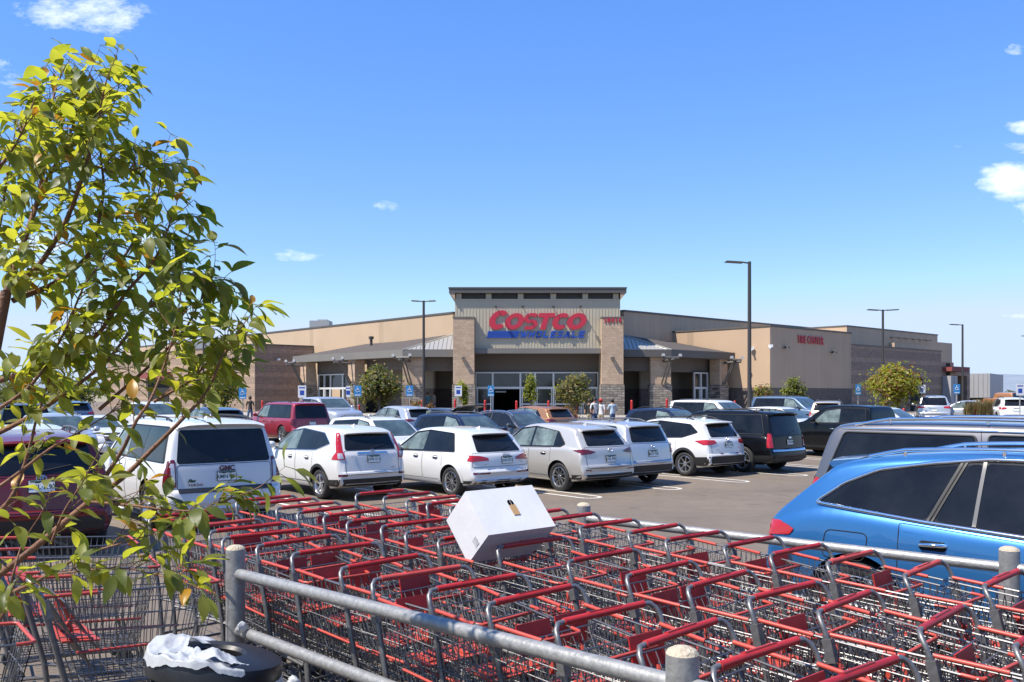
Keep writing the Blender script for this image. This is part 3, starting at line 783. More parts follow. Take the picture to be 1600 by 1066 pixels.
SPECS['cross_tall_lamp'] = crossover(4.56, 1.66, top=[(0, .45), (0, .64), (.055, .67), (.07, .72), (.085, 1.0), (.14, 1.10), (.33, 1.40), (.40, 1.53), (.50, 1.585), (.9, 1.635), (1.6, 1.665), (2.3, 1.645), (2.7, 1.575), (3.38, 1.13), (3.5, 1.08), (4.2, .96), (4.46, .82), (4.55, .62), (4.56, .45)],
    belt=[(0, .55), (.07, .72), (.09, 1.02), (.5, 1.12), (1.5, 1.08), (3.3, 1.0), (4.3, .90), (4.56, .6)], clad=True, archtrim=.055, bumpz=.50, rim='five', rimtwo=True,
    side=[([(.70, 1.27), (1.22, 1.14), (1.22, 1.50), (1.02, 1.47)], 0), ([(1.27, 1.135), (2.09, 1.10), (2.07, 1.545), (1.27, 1.51)], 0), ([(2.17, 1.095), (3.28, 1.055), (3.12, 1.17), (2.66, 1.48), (2.15, 1.545)], 1)],
    dlo=[(.62, 1.27), (1.2, 1.105), (3.42, 1.02), (3.15, 1.20), (2.68, 1.51), (2.1, 1.575), (1.02, 1.50)], chrome=True, rearglass=[(-.66, 1.13), (.66, 1.13), (.56, 1.52), (-.56, 1.52)], tailgate=[(-.69, .60), (.69, .60), (.69, 1.12), (-.69, 1.12)],
    lampside=[[(.06, .93), (.40, .93), (.30, 1.10), (.52, 1.50), (.42, 1.53), (.24, 1.20), (.10, 1.06)]], lampback=[[(.69, .93), (.88, .93), (.86, 1.12), (.74, 1.50), (.66, 1.52), (.71, 1.12)]], lampclear=[[(.72, .95), (.84, .95), (.82, 1.07), (.74, 1.07)]],
    garnish=([(-.42, 1.045), (.42, 1.045), (.36, 1.085), (-.36, 1.085)], 'chrome'), reflector=[[(.66, .56), (.86, .56), (.86, .61), (.66, .61)]], plate=(0, .93), spoiler=(.27, .55, .56, .07), extra=[emblem(d_h, 0, 1.10), lettering('AWD', -.52, .72, .05), lettering('CR-V', .5, .99, .06)])
SPECS['cross_low_glass'] = crossover(4.39, 1.6, r=.35, rim='ten', top=[(0, .45), (0, .62), (.05, .65), (.06, .70), (.08, .92), (.13, 1.02), (.50, 1.39), (.60, 1.48), (.72, 1.535), (1.1, 1.575), (1.75, 1.60), (2.25, 1.585), (2.6, 1.52), (3.25, 1.10), (3.4, 1.04), (4.05, .92), (4.30, .78), (4.38, .6), (4.39, .45)],
    belt=[(0, .5), (.07, .72), (.09, .94), (.4, 1.03), (1.5, 1.03), (3.2, .98), (4.1, .88), (4.39, .6)], axles=(.92, 3.52), clad='paint', archtrim=.06, archblack=False, bumpz=.42, doors=[(1.25, 2.02, .90), (2.05, 3.08, .90)],
    side=[([(.86, 1.07), (1.12, 1.065), (1.10, 1.44), (1.03, 1.43)], 0), ([(1.17, 1.065), (1.97, 1.05), (1.95, 1.485), (1.15, 1.45)], 0), ([(2.05, 1.05), (3.12, 1.02), (2.96, 1.12), (2.50, 1.42), (2.03, 1.485)], 1)],
    dlo=[(.80, 1.04), (3.26, .985), (3.0, 1.15), (2.52, 1.455), (1.98, 1.515), (1.0, 1.46)], rearglass=[(-.66, 1.05), (.66, 1.05), (.54, 1.44), (-.54, 1.44)], tailgate=[(-.84, .72), (.84, .72), (.80, 1.03), (-.80, 1.03)], screen=[(-.68, 1.10), (.68, 1.10), (.56, 1.48), (-.56, 1.48)], mirror=(3.02, 1.06),
    lampside=[[(.06, .84), (.30, .86), (.26, .96), (.08, .985)]], lampback=[[(.40, .86), (.88, .84), (.86, .985), (.62, .97), (.42, .92)]], smoked=False, reflector=[[(.40, .555), (.84, .555), (.84, .60), (.40, .60)]], plate=(-.12, .86), spoiler=(.40, .74, .56, .06), extra=[emblem(d_rings, -.12, .985), lettering('Q3', .5, .78, .055), lettering('TDI', -.6, .80, .045)])
SPECS['cross_swept'] = crossover(4.55, 1.66, W=1.85, r=.36, rim='ten', top=[(0, .48), (0, .66), (.05, .69), (.06, .75), (.075, .98), (.12, 1.09), (.44, 1.42), (.52, 1.52), (.66, 1.58), (1.1, 1.63), (1.8, 1.66), (2.3, 1.64), (2.65, 1.57), (3.3, 1.14), (3.45, 1.08), (4.2, .97), (4.45, .82), (4.54, .6), (4.55, .48)],
    belt=[(0, .55), (.07, .76), (.08, .99), (.4, 1.10), (1.5, 1.07), (3.2, 1.0), (4.2, .92), (4.55, .6)], axles=(.96, 3.66), archtrim=.055, archblack=False, clad='paint', bumpz=.46, doors=[(1.28, 2.10, .93), (2.13, 3.18, .93)],
    side=[([(.90, 1.20), (1.16, 1.11), (1.14, 1.40)], 0), ([(1.20, 1.11), (2.04, 1.085), (2.02, 1.535), (1.18, 1.47)], 1), ([(2.12, 1.08), (3.20, 1.05), (3.04, 1.16), (2.60, 1.47), (2.10, 1.535)], 1)],
    dlo=[(.78, 1.17), (.95, 1.09), (3.34, 1.01), (3.08, 1.18), (2.62, 1.505), (2.05, 1.565), (1.12, 1.46)], rearglass=[(-.64, 1.13), (.64, 1.13), (.54, 1.49), (-.54, 1.49)], tailgate=[(-.72, .60), (.72, .60), (.76, 1.10), (-.76, 1.10)],
    lampside=[[(.06, .93), (.46, 1.03), (.20, 1.06), (.08, 1.03)]], lampback=[[(.44, .99), (.62, .94), (.89, .93), (.88, 1.04), (.70, 1.055)]], smoked=True, plate=(0, .82), spoiler=(.34, .68, .58, .06), reflector=[[(.60, .535), (.80, .555), (.80, .58), (.60, .56)]], extra=[emblem(d_wing, 0, 1.03)])
SPECS['cross_upright'] = crossover(4.6, 1.70, top=[(0, .48), (0, .66), (.06, .69), (.07, .75), (.085, 1.0), (.13, 1.12), (.32, 1.48), (.38, 1.58), (.50, 1.63), (1.0, 1.67), (1.8, 1.69), (2.5, 1.665), (2.85, 1.59), (3.42, 1.14), (3.55, 1.09), (4.3, .98), (4.5, .84), (4.59, .62), (4.6, .48)],
    belt=[(0, .55), (.07, .76), (.09, 1.02), (.5, 1.13), (1.5, 1.10), (3.3, 1.02), (4.3, .92), (4.6, .6)], bumpz=.56, rails=(.85, 2.6, .56), railmat='wire', rim='five',
    side=[([(.52, 1.19), (1.16, 1.145), (1.14, 1.54), (.72, 1.50)], 0), ([(1.24, 1.14), (2.10, 1.11), (2.08, 1.58), (1.22, 1.555)], 0), ([(2.18, 1.10), (3.30, 1.07), (3.14, 1.19), (2.72, 1.50), (2.16, 1.58)], 1)],
    dlo=[(.46, 1.165), (3.44, 1.03), (3.17, 1.22), (2.74, 1.535), (2.1, 1.61), (.70, 1.54)], rearglass=[(-.66, 1.15), (.66, 1.15), (.58, 1.54), (-.58, 1.54)], tailgate=[(-.74, .66), (.74, .66), (.74, 1.12), (-.74, 1.12)],
    lampside=[[(.06, .86), (.22, .84), (.40, .96), (.30, 1.08), (.10, 1.07)]], lampback=[[(.74, .85), (.90, .87), (.88, 1.06), (.80, 1.08)]], lampclear=[[(.78, .88), (.87, .88), (.86, .95), (.79, .95)]], plate=(0, .86), spoiler=(.24, .52, .58, .06), extra=[emblem(d_star, 0, 1.04), lettering('FORESTER', 0, .985, .05, 0, 0, 'badge', 1.1)])
SPECS['cross_wide_lamp'] = crossover(4.57, 1.68, W=1.85, r=.355, top=[(0, .48), (0, .66), (.06, .69), (.07, .75), (.085, .98), (.14, 1.09), (.40, 1.42), (.48, 1.55), (.62, 1.61), (1.0, 1.65), (1.7, 1.68), (2.35, 1.65), (2.75, 1.57), (3.38, 1.13), (3.5, 1.08), (4.2, .97), (4.47, .82), (4.56, .6), (4.57, .48)],
    belt=[(0, .55), (.07, .76), (.09, 1.0), (.5, 1.12), (1.5, 1.09), (3.3, 1.01), (4.3, .92), (4.57, .6)], archtrim=.06, bumpz=.60, rails=(.9, 2.6, .56), railmat='black', rim='seven',
    side=[([(.64, 1.28), (1.14, 1.145), (1.14, 1.51), (.86, 1.46)], 0), ([(1.20, 1.14), (2.06, 1.11), (2.04, 1.555), (1.20, 1.52)], 0), ([(2.14, 1.10), (3.26, 1.06), (3.10, 1.18), (2.68, 1.48), (2.12, 1.555)], 1)],
    dlo=[(.56, 1.28), (1.1, 1.115), (3.40, 1.02), (3.13, 1.21), (2.70, 1.515), (2.06, 1.585), (.88, 1.50)], rearglass=[(-.64, 1.14), (.64, 1.14), (.54, 1.52), (-.54, 1.52)], tailgate=[(-.72, .68), (.72, .68), (.72, 1.11), (-.72, 1.11)],
    lampside=[[(.06, .94), (.30, .93), (.62, 1.04), (.28, 1.075), (.10, 1.06)]], lampback=[[(.50, .98), (.70, .93), (.90, .94), (.88, 1.07), (.56, 1.06)]], plate=(0, .93), spoiler=(.30, .66, .60, .05), reflector=[[(.30, .665), (.42, .665), (.42, .69), (.30, .69)]], extra=[emblem(d_oval, 0, 1.09), lettering('RAV4', .5, .80, .05), lettering('AWD', -.5, .84, .05)])
SPECS['cross_premium'] = crossover(4.66, 1.64, W=1.90, r=.365, rim='five', axles=(.98, 3.85), top=[(0, .45), (0, .64), (.05, .67), (.06, .74), (.075, .96), (.12, 1.05), (.36, 1.24), (.62, 1.44), (.70, 1.50), (.92, 1.555), (1.4, 1.61), (2.1, 1.64), (2.6, 1.62), (2.9, 1.55), (3.55, 1.10), (3.7, 1.05), (4.35, .93), (4.57, .80), (4.65, .6), (4.66, .45)],
    belt=[(0, .55), (.07, .76), (.09, .97), (.5, 1.10), (.9, 1.12), (1.5, 1.08), (2.5, 1.02), (3.4, .98), (4.3, .88), (4.66, .6)], clad='paint', doors=[(1.32, 2.28, .93), (2.31, 3.36, .91)], doorz=.38, chromehandle=True,
    doorpoly={(1.32, 2.28): [(1.55, .38), (2.28, .38), (2.28, 1.02), (1.55, 1.07), (1.36, .93), (1.40, .62)]},
    side=[([(.72, 1.165), (1.50, 1.115), (1.70, 1.52), (1.16, 1.46), (.90, 1.34)], 0), ([(1.585, 1.11), (1.84, 1.095), (1.86, 1.54), (1.775, 1.535)], 0), ([(1.87, 1.09), (2.46, 1.06), (2.46, 1.55), (1.89, 1.545)], 0), ([(2.52, 1.055), (3.40, 1.025), (3.24, 1.13), (2.86, 1.43), (2.52, 1.55)], 0)],
    dlo=[(.60, 1.165), (1.5, 1.09), (2.5, 1.035), (3.54, .995), (3.28, 1.16), (2.88, 1.47), (2.5, 1.58), (1.9, 1.575), (1.5, 1.53), (1.1, 1.46), (.82, 1.335)], chrome=True, rearglass=[(-.72, 1.07), (.72, 1.07), (.58, 1.46), (-.58, 1.46)], tailgate=[(-.72, .60), (.72, .60), (.76, 1.06), (-.76, 1.06)],
    lampside=[[(.05, .84), (.40, .88), (.44, .93), (.36, .965), (.08, .985)]], lampback=[[(.45, .86), (.92, .83), (.90, .985), (.5, .95)]], plate=(0, .78), spoiler=(.50, .86, .62, .05), rails=(.95, 3.0, .62), railmat='chrome', railh=.03, mirror=(3.3, 1.06), fin=None, trimr=.017, extra=[emblem(d_three, 0, 1.02), blue_side])
SPECS['sedan'] = dict(L=4.75, W=1.82, r=.33, axles=(1.05, 3.82), tum=.36, rbow=.12, top=[(0, .45), (0, .62), (.05, .66), (.06, .9), (.12, 1.02), (.6, 1.07), (.95, 1.12), (1.5, 1.38), (1.9, 1.44), (2.4, 1.45), (2.8, 1.38), (3.5, .98), (3.7, .94), (4.4, .82), (4.65, .68), (4.74, .5), (4.75, .45)],
    belt=[(0, .5), (.07, .88), (.6, .97), (1.5, .96), (3.3, .90), (4.3, .80), (4.75, .55)], doors=[(1.45, 2.3, .85), (2.33, 3.35, .84)], side=[([(1.1, 1.03), (2.24, 1.0), (2.22, 1.36), (1.6, 1.33)], 0), ([(2.32, 1.0), (3.3, .95), (3.1, 1.07), (2.72, 1.31), (2.3, 1.36)], 1)],
    dlo=[(1.0, 1.0), (3.42, .92), (3.14, 1.1), (2.75, 1.34), (2.25, 1.39), (1.58, 1.36)], rearglass=[(-.62, 1.12), (.62, 1.12), (.5, 1.37), (-.5, 1.37)], screen=[(-.68, .98), (.68, .98), (.54, 1.35), (-.54, 1.35)], tailgate=[(-.7, .66), (.7, .66), (.7, 1.0), (-.7, 1.0)], lampside=[[(.05, .84), (.3, .86), (.3, .96), (.08, .98)]], lampback=[[(.5, .84), (.88, .84), (.86, .97), (.52, .95)]], plate=(0, .78), mirror=(3.15, .98), clad='paint')
SPECS['minivan'] = crossover(5.1, 1.76, W=2.0, r=.35, axles=(1.05, 4.1), top=[(0, .45), (0, .64), (.05, .68), (.06, .75), (.08, 1.0), (.14, 1.12), (.34, 1.56), (.42, 1.66), (.6, 1.71), (1.6, 1.76), (2.6, 1.74), (3.1, 1.66), (4.0, 1.10), (4.2, 1.02), (4.8, .90), (5.0, .78), (5.09, .55), (5.1, .45)],
    belt=[(0, .55), (.07, .76), (.09, 1.02), (.5, 1.12), (3.9, .98), (4.8, .86), (5.1, .6)], side=[([(.5, 1.16), (1.45, 1.13), (1.43, 1.58), (.66, 1.56)], 0), ([(1.52, 1.13), (2.5, 1.10), (2.48, 1.62), (1.5, 1.59)], 0), ([(2.58, 1.10), (3.8, 1.05), (3.6, 1.18), (3.0, 1.56), (2.56, 1.62)], 1)],
    dlo=[(.44, 1.13), (3.94, 1.01), (3.64, 1.22), (3.02, 1.60), (2.5, 1.65), (.64, 1.60)], rearglass=[(-.76, 1.12), (.76, 1.12), (.66, 1.60), (-.66, 1.60)], tailgate=[(-.8, .62), (.8, .62), (.8, 1.08), (-.8, 1.08)], lampside=[[(.06, .9), (.3, .92), (.3, 1.04), (.1, 1.06)]], lampback=[[(.55, .95), (.96, .92), (.94, 1.07), (.55, 1.05)]], plate=(0, .82), mirror=(3.6, 1.1), screen=[(-.78, 1.1), (.78, 1.1), (.64, 1.64), (-.64, 1.64)], doors=[(1.5, 2.5, .92), (2.53, 3.75, .92)])

SPECS['cross_red'] = dict(SPECS['cross_upright'], plate=(0, 1.0), extra=[emblem(d_oval, 0, 1.10)], smoked=True)
# ================================================================== ground
def asphalt():
    m = bpy.data.materials.new('asphalt'); m.use_nodes = True; nt = m.node_tree; b = nt.nodes['Principled BSDF']
    tc = nt.nodes.new('ShaderNodeTexCoord')
    def noise(s, d=6, r=.6):
        n = nt.nodes.new('ShaderNodeTexNoise'); n.inputs['Scale'].default_value = s; n.inputs['Detail'].default_value = d; n.inputs['Roughness'].default_value = r
        nt.links.new(tc.outputs['Object'], n.inputs['Vector']); return n.outputs['Fac']
    def ramp(f, a, ca, b_, cb):
        r = nt.nodes.new('ShaderNodeValToRGB'); r.color_ramp.elements[0].position = a; r.color_ramp.elements[1].position = b_
        r.color_ramp.elements[0].color = (*ca, 1); r.color_ramp.elements[1].color = (*cb, 1); nt.links.new(f, r.inputs['Fac']); return r.outputs['Color']
    def mul(a, c, f=1):
        x = nt.nodes.new('ShaderNodeMix'); x.data_type = 'RGBA'; x.blend_type = 'MULTIPLY'; x.inputs['Factor'].default_value = f
        nt.links.new(a, x.inputs['A']); nt.links.new(c, x.inputs['B']); return x.outputs['Result']
    base = ramp(noise(160, 3), .3, (.126, .099, .073), .75, (.202, .161, .121))
    big = ramp(noise(.22, 5), .3, (.80, .80, .80), .7, (1.12, 1.11, 1.10))
    mid = ramp(noise(1.7, 6, .7), .35, (.86, .86, .86), .65, (1.05, 1.05, 1.05))
    spots = mul(ramp(noise(2.1, 3, .5), .63, (1, 1, 1), .74, (.70, .69, .68)), ramp(noise(7.0, 2, .5), .70, (1, 1, 1), .76, (.62, .61, .60)))
    c = mul(mul(mul(base, big), mid), spots)
    # fine crack lines
    v = nt.nodes.new('ShaderNodeTexVoronoi'); v.feature = 'DISTANCE_TO_EDGE'; v.inputs['Scale'].default_value = .16
    mp = nt.nodes.new('ShaderNodeMix'); mp.data_type = 'VECTOR'; mp.inputs['Factor'].default_value = .25
    n5 = nt.nodes.new('ShaderNodeTexNoise'); n5.inputs['Scale'].default_value = .8; n5.inputs['Detail'].default_value = 5; nt.links.new(tc.outputs['Object'], n5.inputs['Vector'])
    nt.links.new(tc.outputs['Object'], mp.inputs['A']); nt.links.new(n5.outputs['Color'], mp.inputs['B']); nt.links.new(mp.outputs['Result'], v.inputs['Vector'])
    c = mul(c, ramp(v.outputs['Distance'], .0012, (.55, .55, .55), .004, (1, 1, 1)))
    nt.links.new(c, b.inputs['Base Color']); b.inputs['Roughness'].default_value = .82
    bp = nt.nodes.new('ShaderNodeBump'); bp.inputs['Strength'].default_value = .5; bp.inputs['Distance'].default_value = .01
    nt.links.new(noise(220, 2), bp.inputs['Height']); nt.links.new(bp.outputs['Normal'], b.inputs['Normal'])
    return m
M['asphalt'] = asphalt()
M['line'] = mat('white_line_paint', (.55, .53, .48), .7, noise=.22, nscale=9)
M['dryland'] = mat('dry_grass_land', (.22, .19, .12), .95, noise=.35, nscale=.02)
M['concrete'] = mat('concrete', (.30, .275, .24), .85, noise=.15, nscale=2, bump=.2)
M['hill'] = mat('haze_tinted_hill', (.19, .23, .28), 1.0, noise=.12, nscale=.004, spec=0)  # distance haze put into the hill colour as a blue grey tint
mb = MB(); ys = [-80, 0, 6, 18, 28, 42, 62, 120, 190]; xs = [-260, -60, 60, 260]
for y in ys:
    for x in xs: mb.v.append((x, y, ground(y)))
for i in range(len(ys) - 1):
    for j in range(len(xs) - 1): mb.f.append((i * 4 + j, i * 4 + j + 1, i * 4 + j + 5, i * 4 + j + 4)); mb.m.append(0)
tag(mb.build('parking_lot', M['asphalt']), kind='structure')
mb = MB()
mb.add([(-9000, -80, -.5), (9000, -80, -.5), (9000, 9000, -.5), (-9000, 9000, -.5)], [(0, 1, 2, 3)])
tag(mb.build('ground', M['dryland']), kind='structure')
# far hills, a long ridge with its own depth
mb = MB(); rng = random.Random(5); n = 90
def hillh(x):
    t = x / 5200
    return 30 + 105 * max(0, math.exp(-((t - .66) / .20) ** 2)) + 42 * math.exp(-((t + .60) / .25) ** 2) + 10 * math.sin(t * 9) + 6 * math.sin(t * 23 + 1)
rows = []
for k, (yy, s) in enumerate(((4600, 0), (4900, .45), (5400, .85), (6000, 1), (7200, 0))):
    rows.append([(-7000 + 14000 * i / n, yy + 60 * math.sin(i * .9 + k), -.6 + s * hillh(-7000 + 14000 * i / n) * (1 + .06 * math.sin(i * 2.3 + k * 2))) for i in range(n + 1)])
for r_ in rows: mb.v.extend(r_)
for k in range(4):
    for i in range(n): a = k * (n + 1) + i; mb.f.append((a, a + 1, a + n + 2, a + n + 1)); mb.m.append(0)
tag(mb.build('hills', M['hill'], smooth=60), kind='structure')

# painted stall lines: hairpins between the stalls of the first row, plain lines elsewhere
lines = MB()
def stripe(a, b, wd=.10):
    a = Vector(a); b = Vector(b); d = b - a; n_ = max(1, int(d.length / .5)); t = d.normalized(); q = Vector((-t.y, t.x)) * wd / 2
    for i in range(n_):
        p0 = a + d * i / n_; p1 = a + d * (i + 1) / n_
        lines.add([(*(p0 - q), ground(p0.y) + .005), (*(p0 + q), ground(p0.y) + .005), (*(p1 + q), ground(p1.y) + .005), (*(p1 - q), ground(p1.y) + .005)], [(3, 2, 1, 0)])
HEAD = Vector((math.sin(R(-40)), math.cos(R(-40)))); ROW = Vector((HEAD.y, -HEAD.x))
def hairpin(end, length):
    end = Vector(end); g = .26
    for s_ in (-1, 1): stripe(end + ROW * g * s_ + HEAD * g, end + ROW * g * s_ + HEAD * length)
    arc = [end + HEAD * g + (ROW * math.cos(t) - HEAD * math.sin(t)) * g for t in [math.pi * i / 8 for i in range(9)]]
    for p, q in zip(arc, arc[1:]): stripe(p, q)
for k in range(-5, 9):
    e = Vector((1.95, 20.55)) + (Vector((2.2, 1.86)) * k)
    if k == -4: e += HEAD * -1.4
    hairpin(e, 5.6)
    hairpin(e + HEAD * 11.6, 5.6)
tag(lines.build('stall_lines', M['line']), kind='structure')

# ================================================================== cart corral
UA = Vector((.682, -.731)); VA = Vector((.731, .682))
def uv(u, v, z=0.0):
    p = UA * u + VA * v; return Vector((p.x, p.y, z))
def post_uv(px, py, zt):
    Y = (CAMZ - zt) * F / (py - HZ); X = (px - CX) / F * Y
    return Vector((X, Y))
rail = thing('cart_corral_rail', 'galvanised pipe rail of the cart corral beside the black trash can', 'railing', (0, 0, 0))
PA = post_uv(368, 858, 1.07); PB = post_uv(1066, 1021, 1.11)
def corral(root, pts, tops, rails, ext):
    for p, zt in zip(pts, tops):
        mb = MB(); mb.tube([(p.x, p.y, 0), (p.x, p.y, zt)], .057, 24)
        o = mb.build('post', M['galv'], root, 50)
        mb = MB(); mb.lathe([(.0568, 0), (.050, .012), (.03, .022), (.001, .026)], 24, None, 0, (p.x, p.y, zt))
        mb.build('post_cap', M['conccap'], o, 50)
    for z0, z1 in rails:
        a = Vector((*pts[0], z0)); b = Vector((*pts[1], z1)); mb = MB(); mb.tube([a, b, b + (b - a).normalized() * ext], .033, 16); mb.build('rail', M['galv'], root, 50)
corral(rail, [PA, PB], [1.07, 1.11], [(.925, 1.0), (.59, .62)], 2.6)
PC = post_uv(912, 790, 1.07); PD = post_uv(1577, 860, 1.07)
rail2 = thing('cart_corral_rail', 'galvanised pipe rail of the cart corral beside the blue car', 'railing', (0, 0, 0))
corral(rail2, [PC, PD], [1.07, 1.07], [(.965, .965), (.58, .58)], 2.6)
# sunlit white sign boards bolted along the far rail
# ---------------------------------------------------------------- shopping carts
def cart_meshes():
    def lerp(a, b, t): return a + (b - a) * t
    out = []
    # basket corner functions: s along the cart, left side y>0
    def side(s, t, sg):   # s 0 rear..1 front, t 0 bottom..1 rim
        x = lerp(lerp(.20, .06, t), lerp(.86, .98, t), s)
        y = lerp(lerp(.235, .295, t), lerp(.165, .215, t), s)
        z = lerp(lerp(.46, .955, t), lerp(.40, .90, t), s)
        return Vector((x, sg * y, z))
    wr = .0028
    b = MB()
    for sg in (-1, 1):
        for i in range(23):
            s = i / 22; b.tube([side(s, 0, sg), side(s, 1, sg)], wr, 4, False)
        for t in (.0, .18, .36, .54, .72, .86): b.tube([side(0, t, sg), side(1, t, sg)], wr if t else .004, 4, False)
        b.tube([side(0, 1, sg), side(1, 1, sg)], .0055, 6, False)
    for i in range(9):
        f = -1 + 2 * i / 8
        p = side(1, 0, 1); q = side(1, 1, 1); b.tube([(p.x, p.y * f, p.z), (q.x, q.y * f, q.z)], wr, 4, False)
        p = side(0, 0, 1); b.tube([(p.x, p.y * f, p.z), (side(1, 0, 1).x, side(1, 0, 1).y * f, side(1, 0, 1).z)], wr, 4, False)
    for t in (.0, .25, .5, .75): b.tube([side(1, t, -1), side(1, t, 1)], wr, 4, False)
    for i in range(12):
        s = i / 11; b.tube([side(s, 0, -1), side(s, 0, 1)], wr, 4, False)
    out.append(('basket', b.mesh('basket'), [M['wire']]))
    # hinged rear gate of wire, swung up a little into the basket
    g = MB()
    for i in range(13):
        f = -1 + 2 * i / 12; g.tube([(.07, .275 * f, .94), (.30, .235 * f, .52)], wr, 4, False)
    for t in (0, .3, .6, 1): g.tube([(lerp(.07, .30, t), -lerp(.275, .235, t), lerp(.94, .52, t)), (lerp(.07, .30, t), lerp(.275, .235, t), lerp(.94, .52, t))], .0035, 4, False)
    # seat back folded behind it
    for i in range(9):
        f = -1 + 2 * i / 8; g.tube([(.16, .24 * f, .90), (.34, .21 * f, .60)], wr, 4, False)
    g.tube([(.16, -.24, .90), (.16, .24, .90)], .0045, 5, False)
    out.append(('rear_gate', g.mesh('rear_gate'), [M['wire']]))
    # chassis, uprights and the bent ends of the handle
    f = MB()
    for sg in (-1, 1):
        f.tube([(-.02, sg * .245, 1.045), (-.018, sg * .285, 1.043), (.0, sg * .312, 1.022), (.022, sg * .320, .985), (.05, sg * .318, .90)], .0118, 8)
        f.tube([(.03, sg * .318, .96), (.16, sg * .30, .45), (.19, sg * .295, .17)], .016, 8)
        f.box((.052, sg * .321, .895), (.042, .036, .10), Matrix.Rotation(-.24, 4, 'Y'))
        f.tube([(.19, sg * .295, .17), (.95, sg * .16, .15)], .013, 6)
        f.tube([(.16, sg * .30, .45), (.30, sg * .22, .43), (.86, sg * .165, .385)], .011, 6)
        f.tube([(.88, sg * .165, .40), (.93, sg * .165, .16)], .011, 6)
    f.tube([(.95, -.16, .15), (.95, .16, .15)], .012, 6); f.tube([(.19, -.295, .19), (.19, .295, .19)], .010, 6)
    for i in range(7): f.tube([(.22, -.25 + .5 * i / 6, .185), (.94, -.15 + .3 * i / 6, .155)], .003, 4, False)
    # coin lock tag and ring on one end
    f.tube([(.02 + .022 * math.cos(t), .30, .93 + .022 * math.sin(t)) for t in [i * math.pi / 5 for i in range(10)]], .002, 4, False, 0, True)
    out.append(('frame', f.mesh('frame', 50), [M['steel']]))
    h = MB()
    h.tube([(-.02, -.25, 1.045), (-.02, -.249, 1.045), (-.02, .249, 1.045), (-.02, .25, 1.045)], [.012, .0158, .0158, .012], 12)
    h.box((-.024, 0, 1.052), (.024, .20, .022), Matrix.Rotation(-.3, 4, 'Y'))
    out.append(('handle', h.mesh('handle', 40), [M['cartred']]))
    for sg in (-1, 1):
        c = MB(); p, q = side(0, 1, sg), side(.27, 1, sg); c.tube([p + Vector((-.02, 0, .002)), q], .0105, 8)
        out.append(('rim_guard', c.mesh('rim_guard', 50), [M['cartorange']]))
        c = MB(); c.tube([side(.08, .36, sg) + Vector((0, sg * .006, 0)), side(.97, .36, sg) + Vector((0, sg * .006, 0))], .0075, 8)
        out.append(('side_bumper', c.mesh('side_bumper', 50), [M['cartorange']]))
    c = MB(); e = Vector((.010, 0, 0))
    c.tube([side(.93, 1, -1), side(.985, 1, -1), side(1, 1, -1) * .97 + side(1, 1, 1) * .03 + e, side(1, 1, 1) * .97 + side(1, 1, -1) * .03 + e, side(.985, 1, 1), side(.93, 1, 1)], .009, 8)
    out.append(('front_bumper', c.mesh('front_bumper', 50), [M['cartorange']]))
    s = MB()
    s.box((.245, 0, .675), (.19, .40, .010), Matrix.Rotation(.10, 4, 'Y'))
    for y in (-.11, .11): s.box((.25, y, .684), (.12, .13, .006), Matrix.Rotation(.10, 4, 'Y'))
    s.tube([(.16, -.10, .90), (.20, -.09, .80), (.23, -.05, .70)], .010, 5); s.tube([(.18, .12, .84), (.23, .07, .70)], .009, 5)
    s.box((.21, -.10, .77), (.022, .035, .07), Matrix.Rotation(.5, 4, 'Y'))
    out.append(('child_seat', s.mesh('child_seat', 40), [M['cartorange']]))
    fl = MB(); fl.box((.115, 0, .885), (.008, .215, .15), Matrix.Rotation(-.22, 4, 'Y'))
    wh = MB()
    Mx = Matrix.Rotation(math.pi / 2, 4, 'X')
    wh.lathe([(.02, -.018), (.058, -.017), (.063, -.008), (.063, .008), (.058, .017), (.02, .018)], 16, Mx, 0)
    wh.box((0, 0, .055), (.05, .055, .02), None, 1)
    for sg in (-1, 1): wh.box((0, sg * .025, .03), (.035, .006, .06), None, 1)
    return out, fl.mesh('seat_flap'), wh.mesh('caster', 40)
CARTS, FLAP, CASTER = cart_meshes()
FLAP.materials.append(M['cartred']); CASTER.materials.append(M['rubber']); CASTER.materials.append(M['steel'])
for nm, me, mats in CARTS:
    for m in mats: me.materials.append(m)
def cart(label, loc, rz, flaps=(), group=None):
    root = thing('shopping_cart', label, 'shopping cart', loc, rz, group)
    hm = random.choice(['cartred', 'cartred', 'cartred', 'cartred2', 'cartred3'])
    for nm, me, mats in CARTS:
        o = bpy.data.objects.new(nm, me); COL.objects.link(o); o.parent = root
        if nm == 'handle': o.material_slots[0].link = 'OBJECT'; o.material_slots[0].material = M[hm]
    for sg in flaps:
        o = bpy.data.objects.new('seat_flap', FLAP); COL.objects.link(o); o.parent = root; o.location = (0, sg * .125, 0)
    for x, y in ((.19, .295), (.19, -.295), (.90, .16), (.90, -.16)):
        o = bpy.data.objects.new('caster', CASTER); COL.objects.link(o); o.parent = root; o.location = (x, y, .063); o.rotation_euler = (0, 0, random.uniform(-.5, .5))
    return root
ORD = ['first', 'second', 'third', 'fourth', 'fifth', 'sixth', 'seventh', 'eighth', 'ninth', 'tenth', 'eleventh', 'twelfth', 'thirteenth', 'fourteenth', 'fifteenth', 'sixteenth', 'seventeenth', 'eighteenth', 'nineteenth', 'twentieth']
CA = math.atan2(UA.y, UA.x)
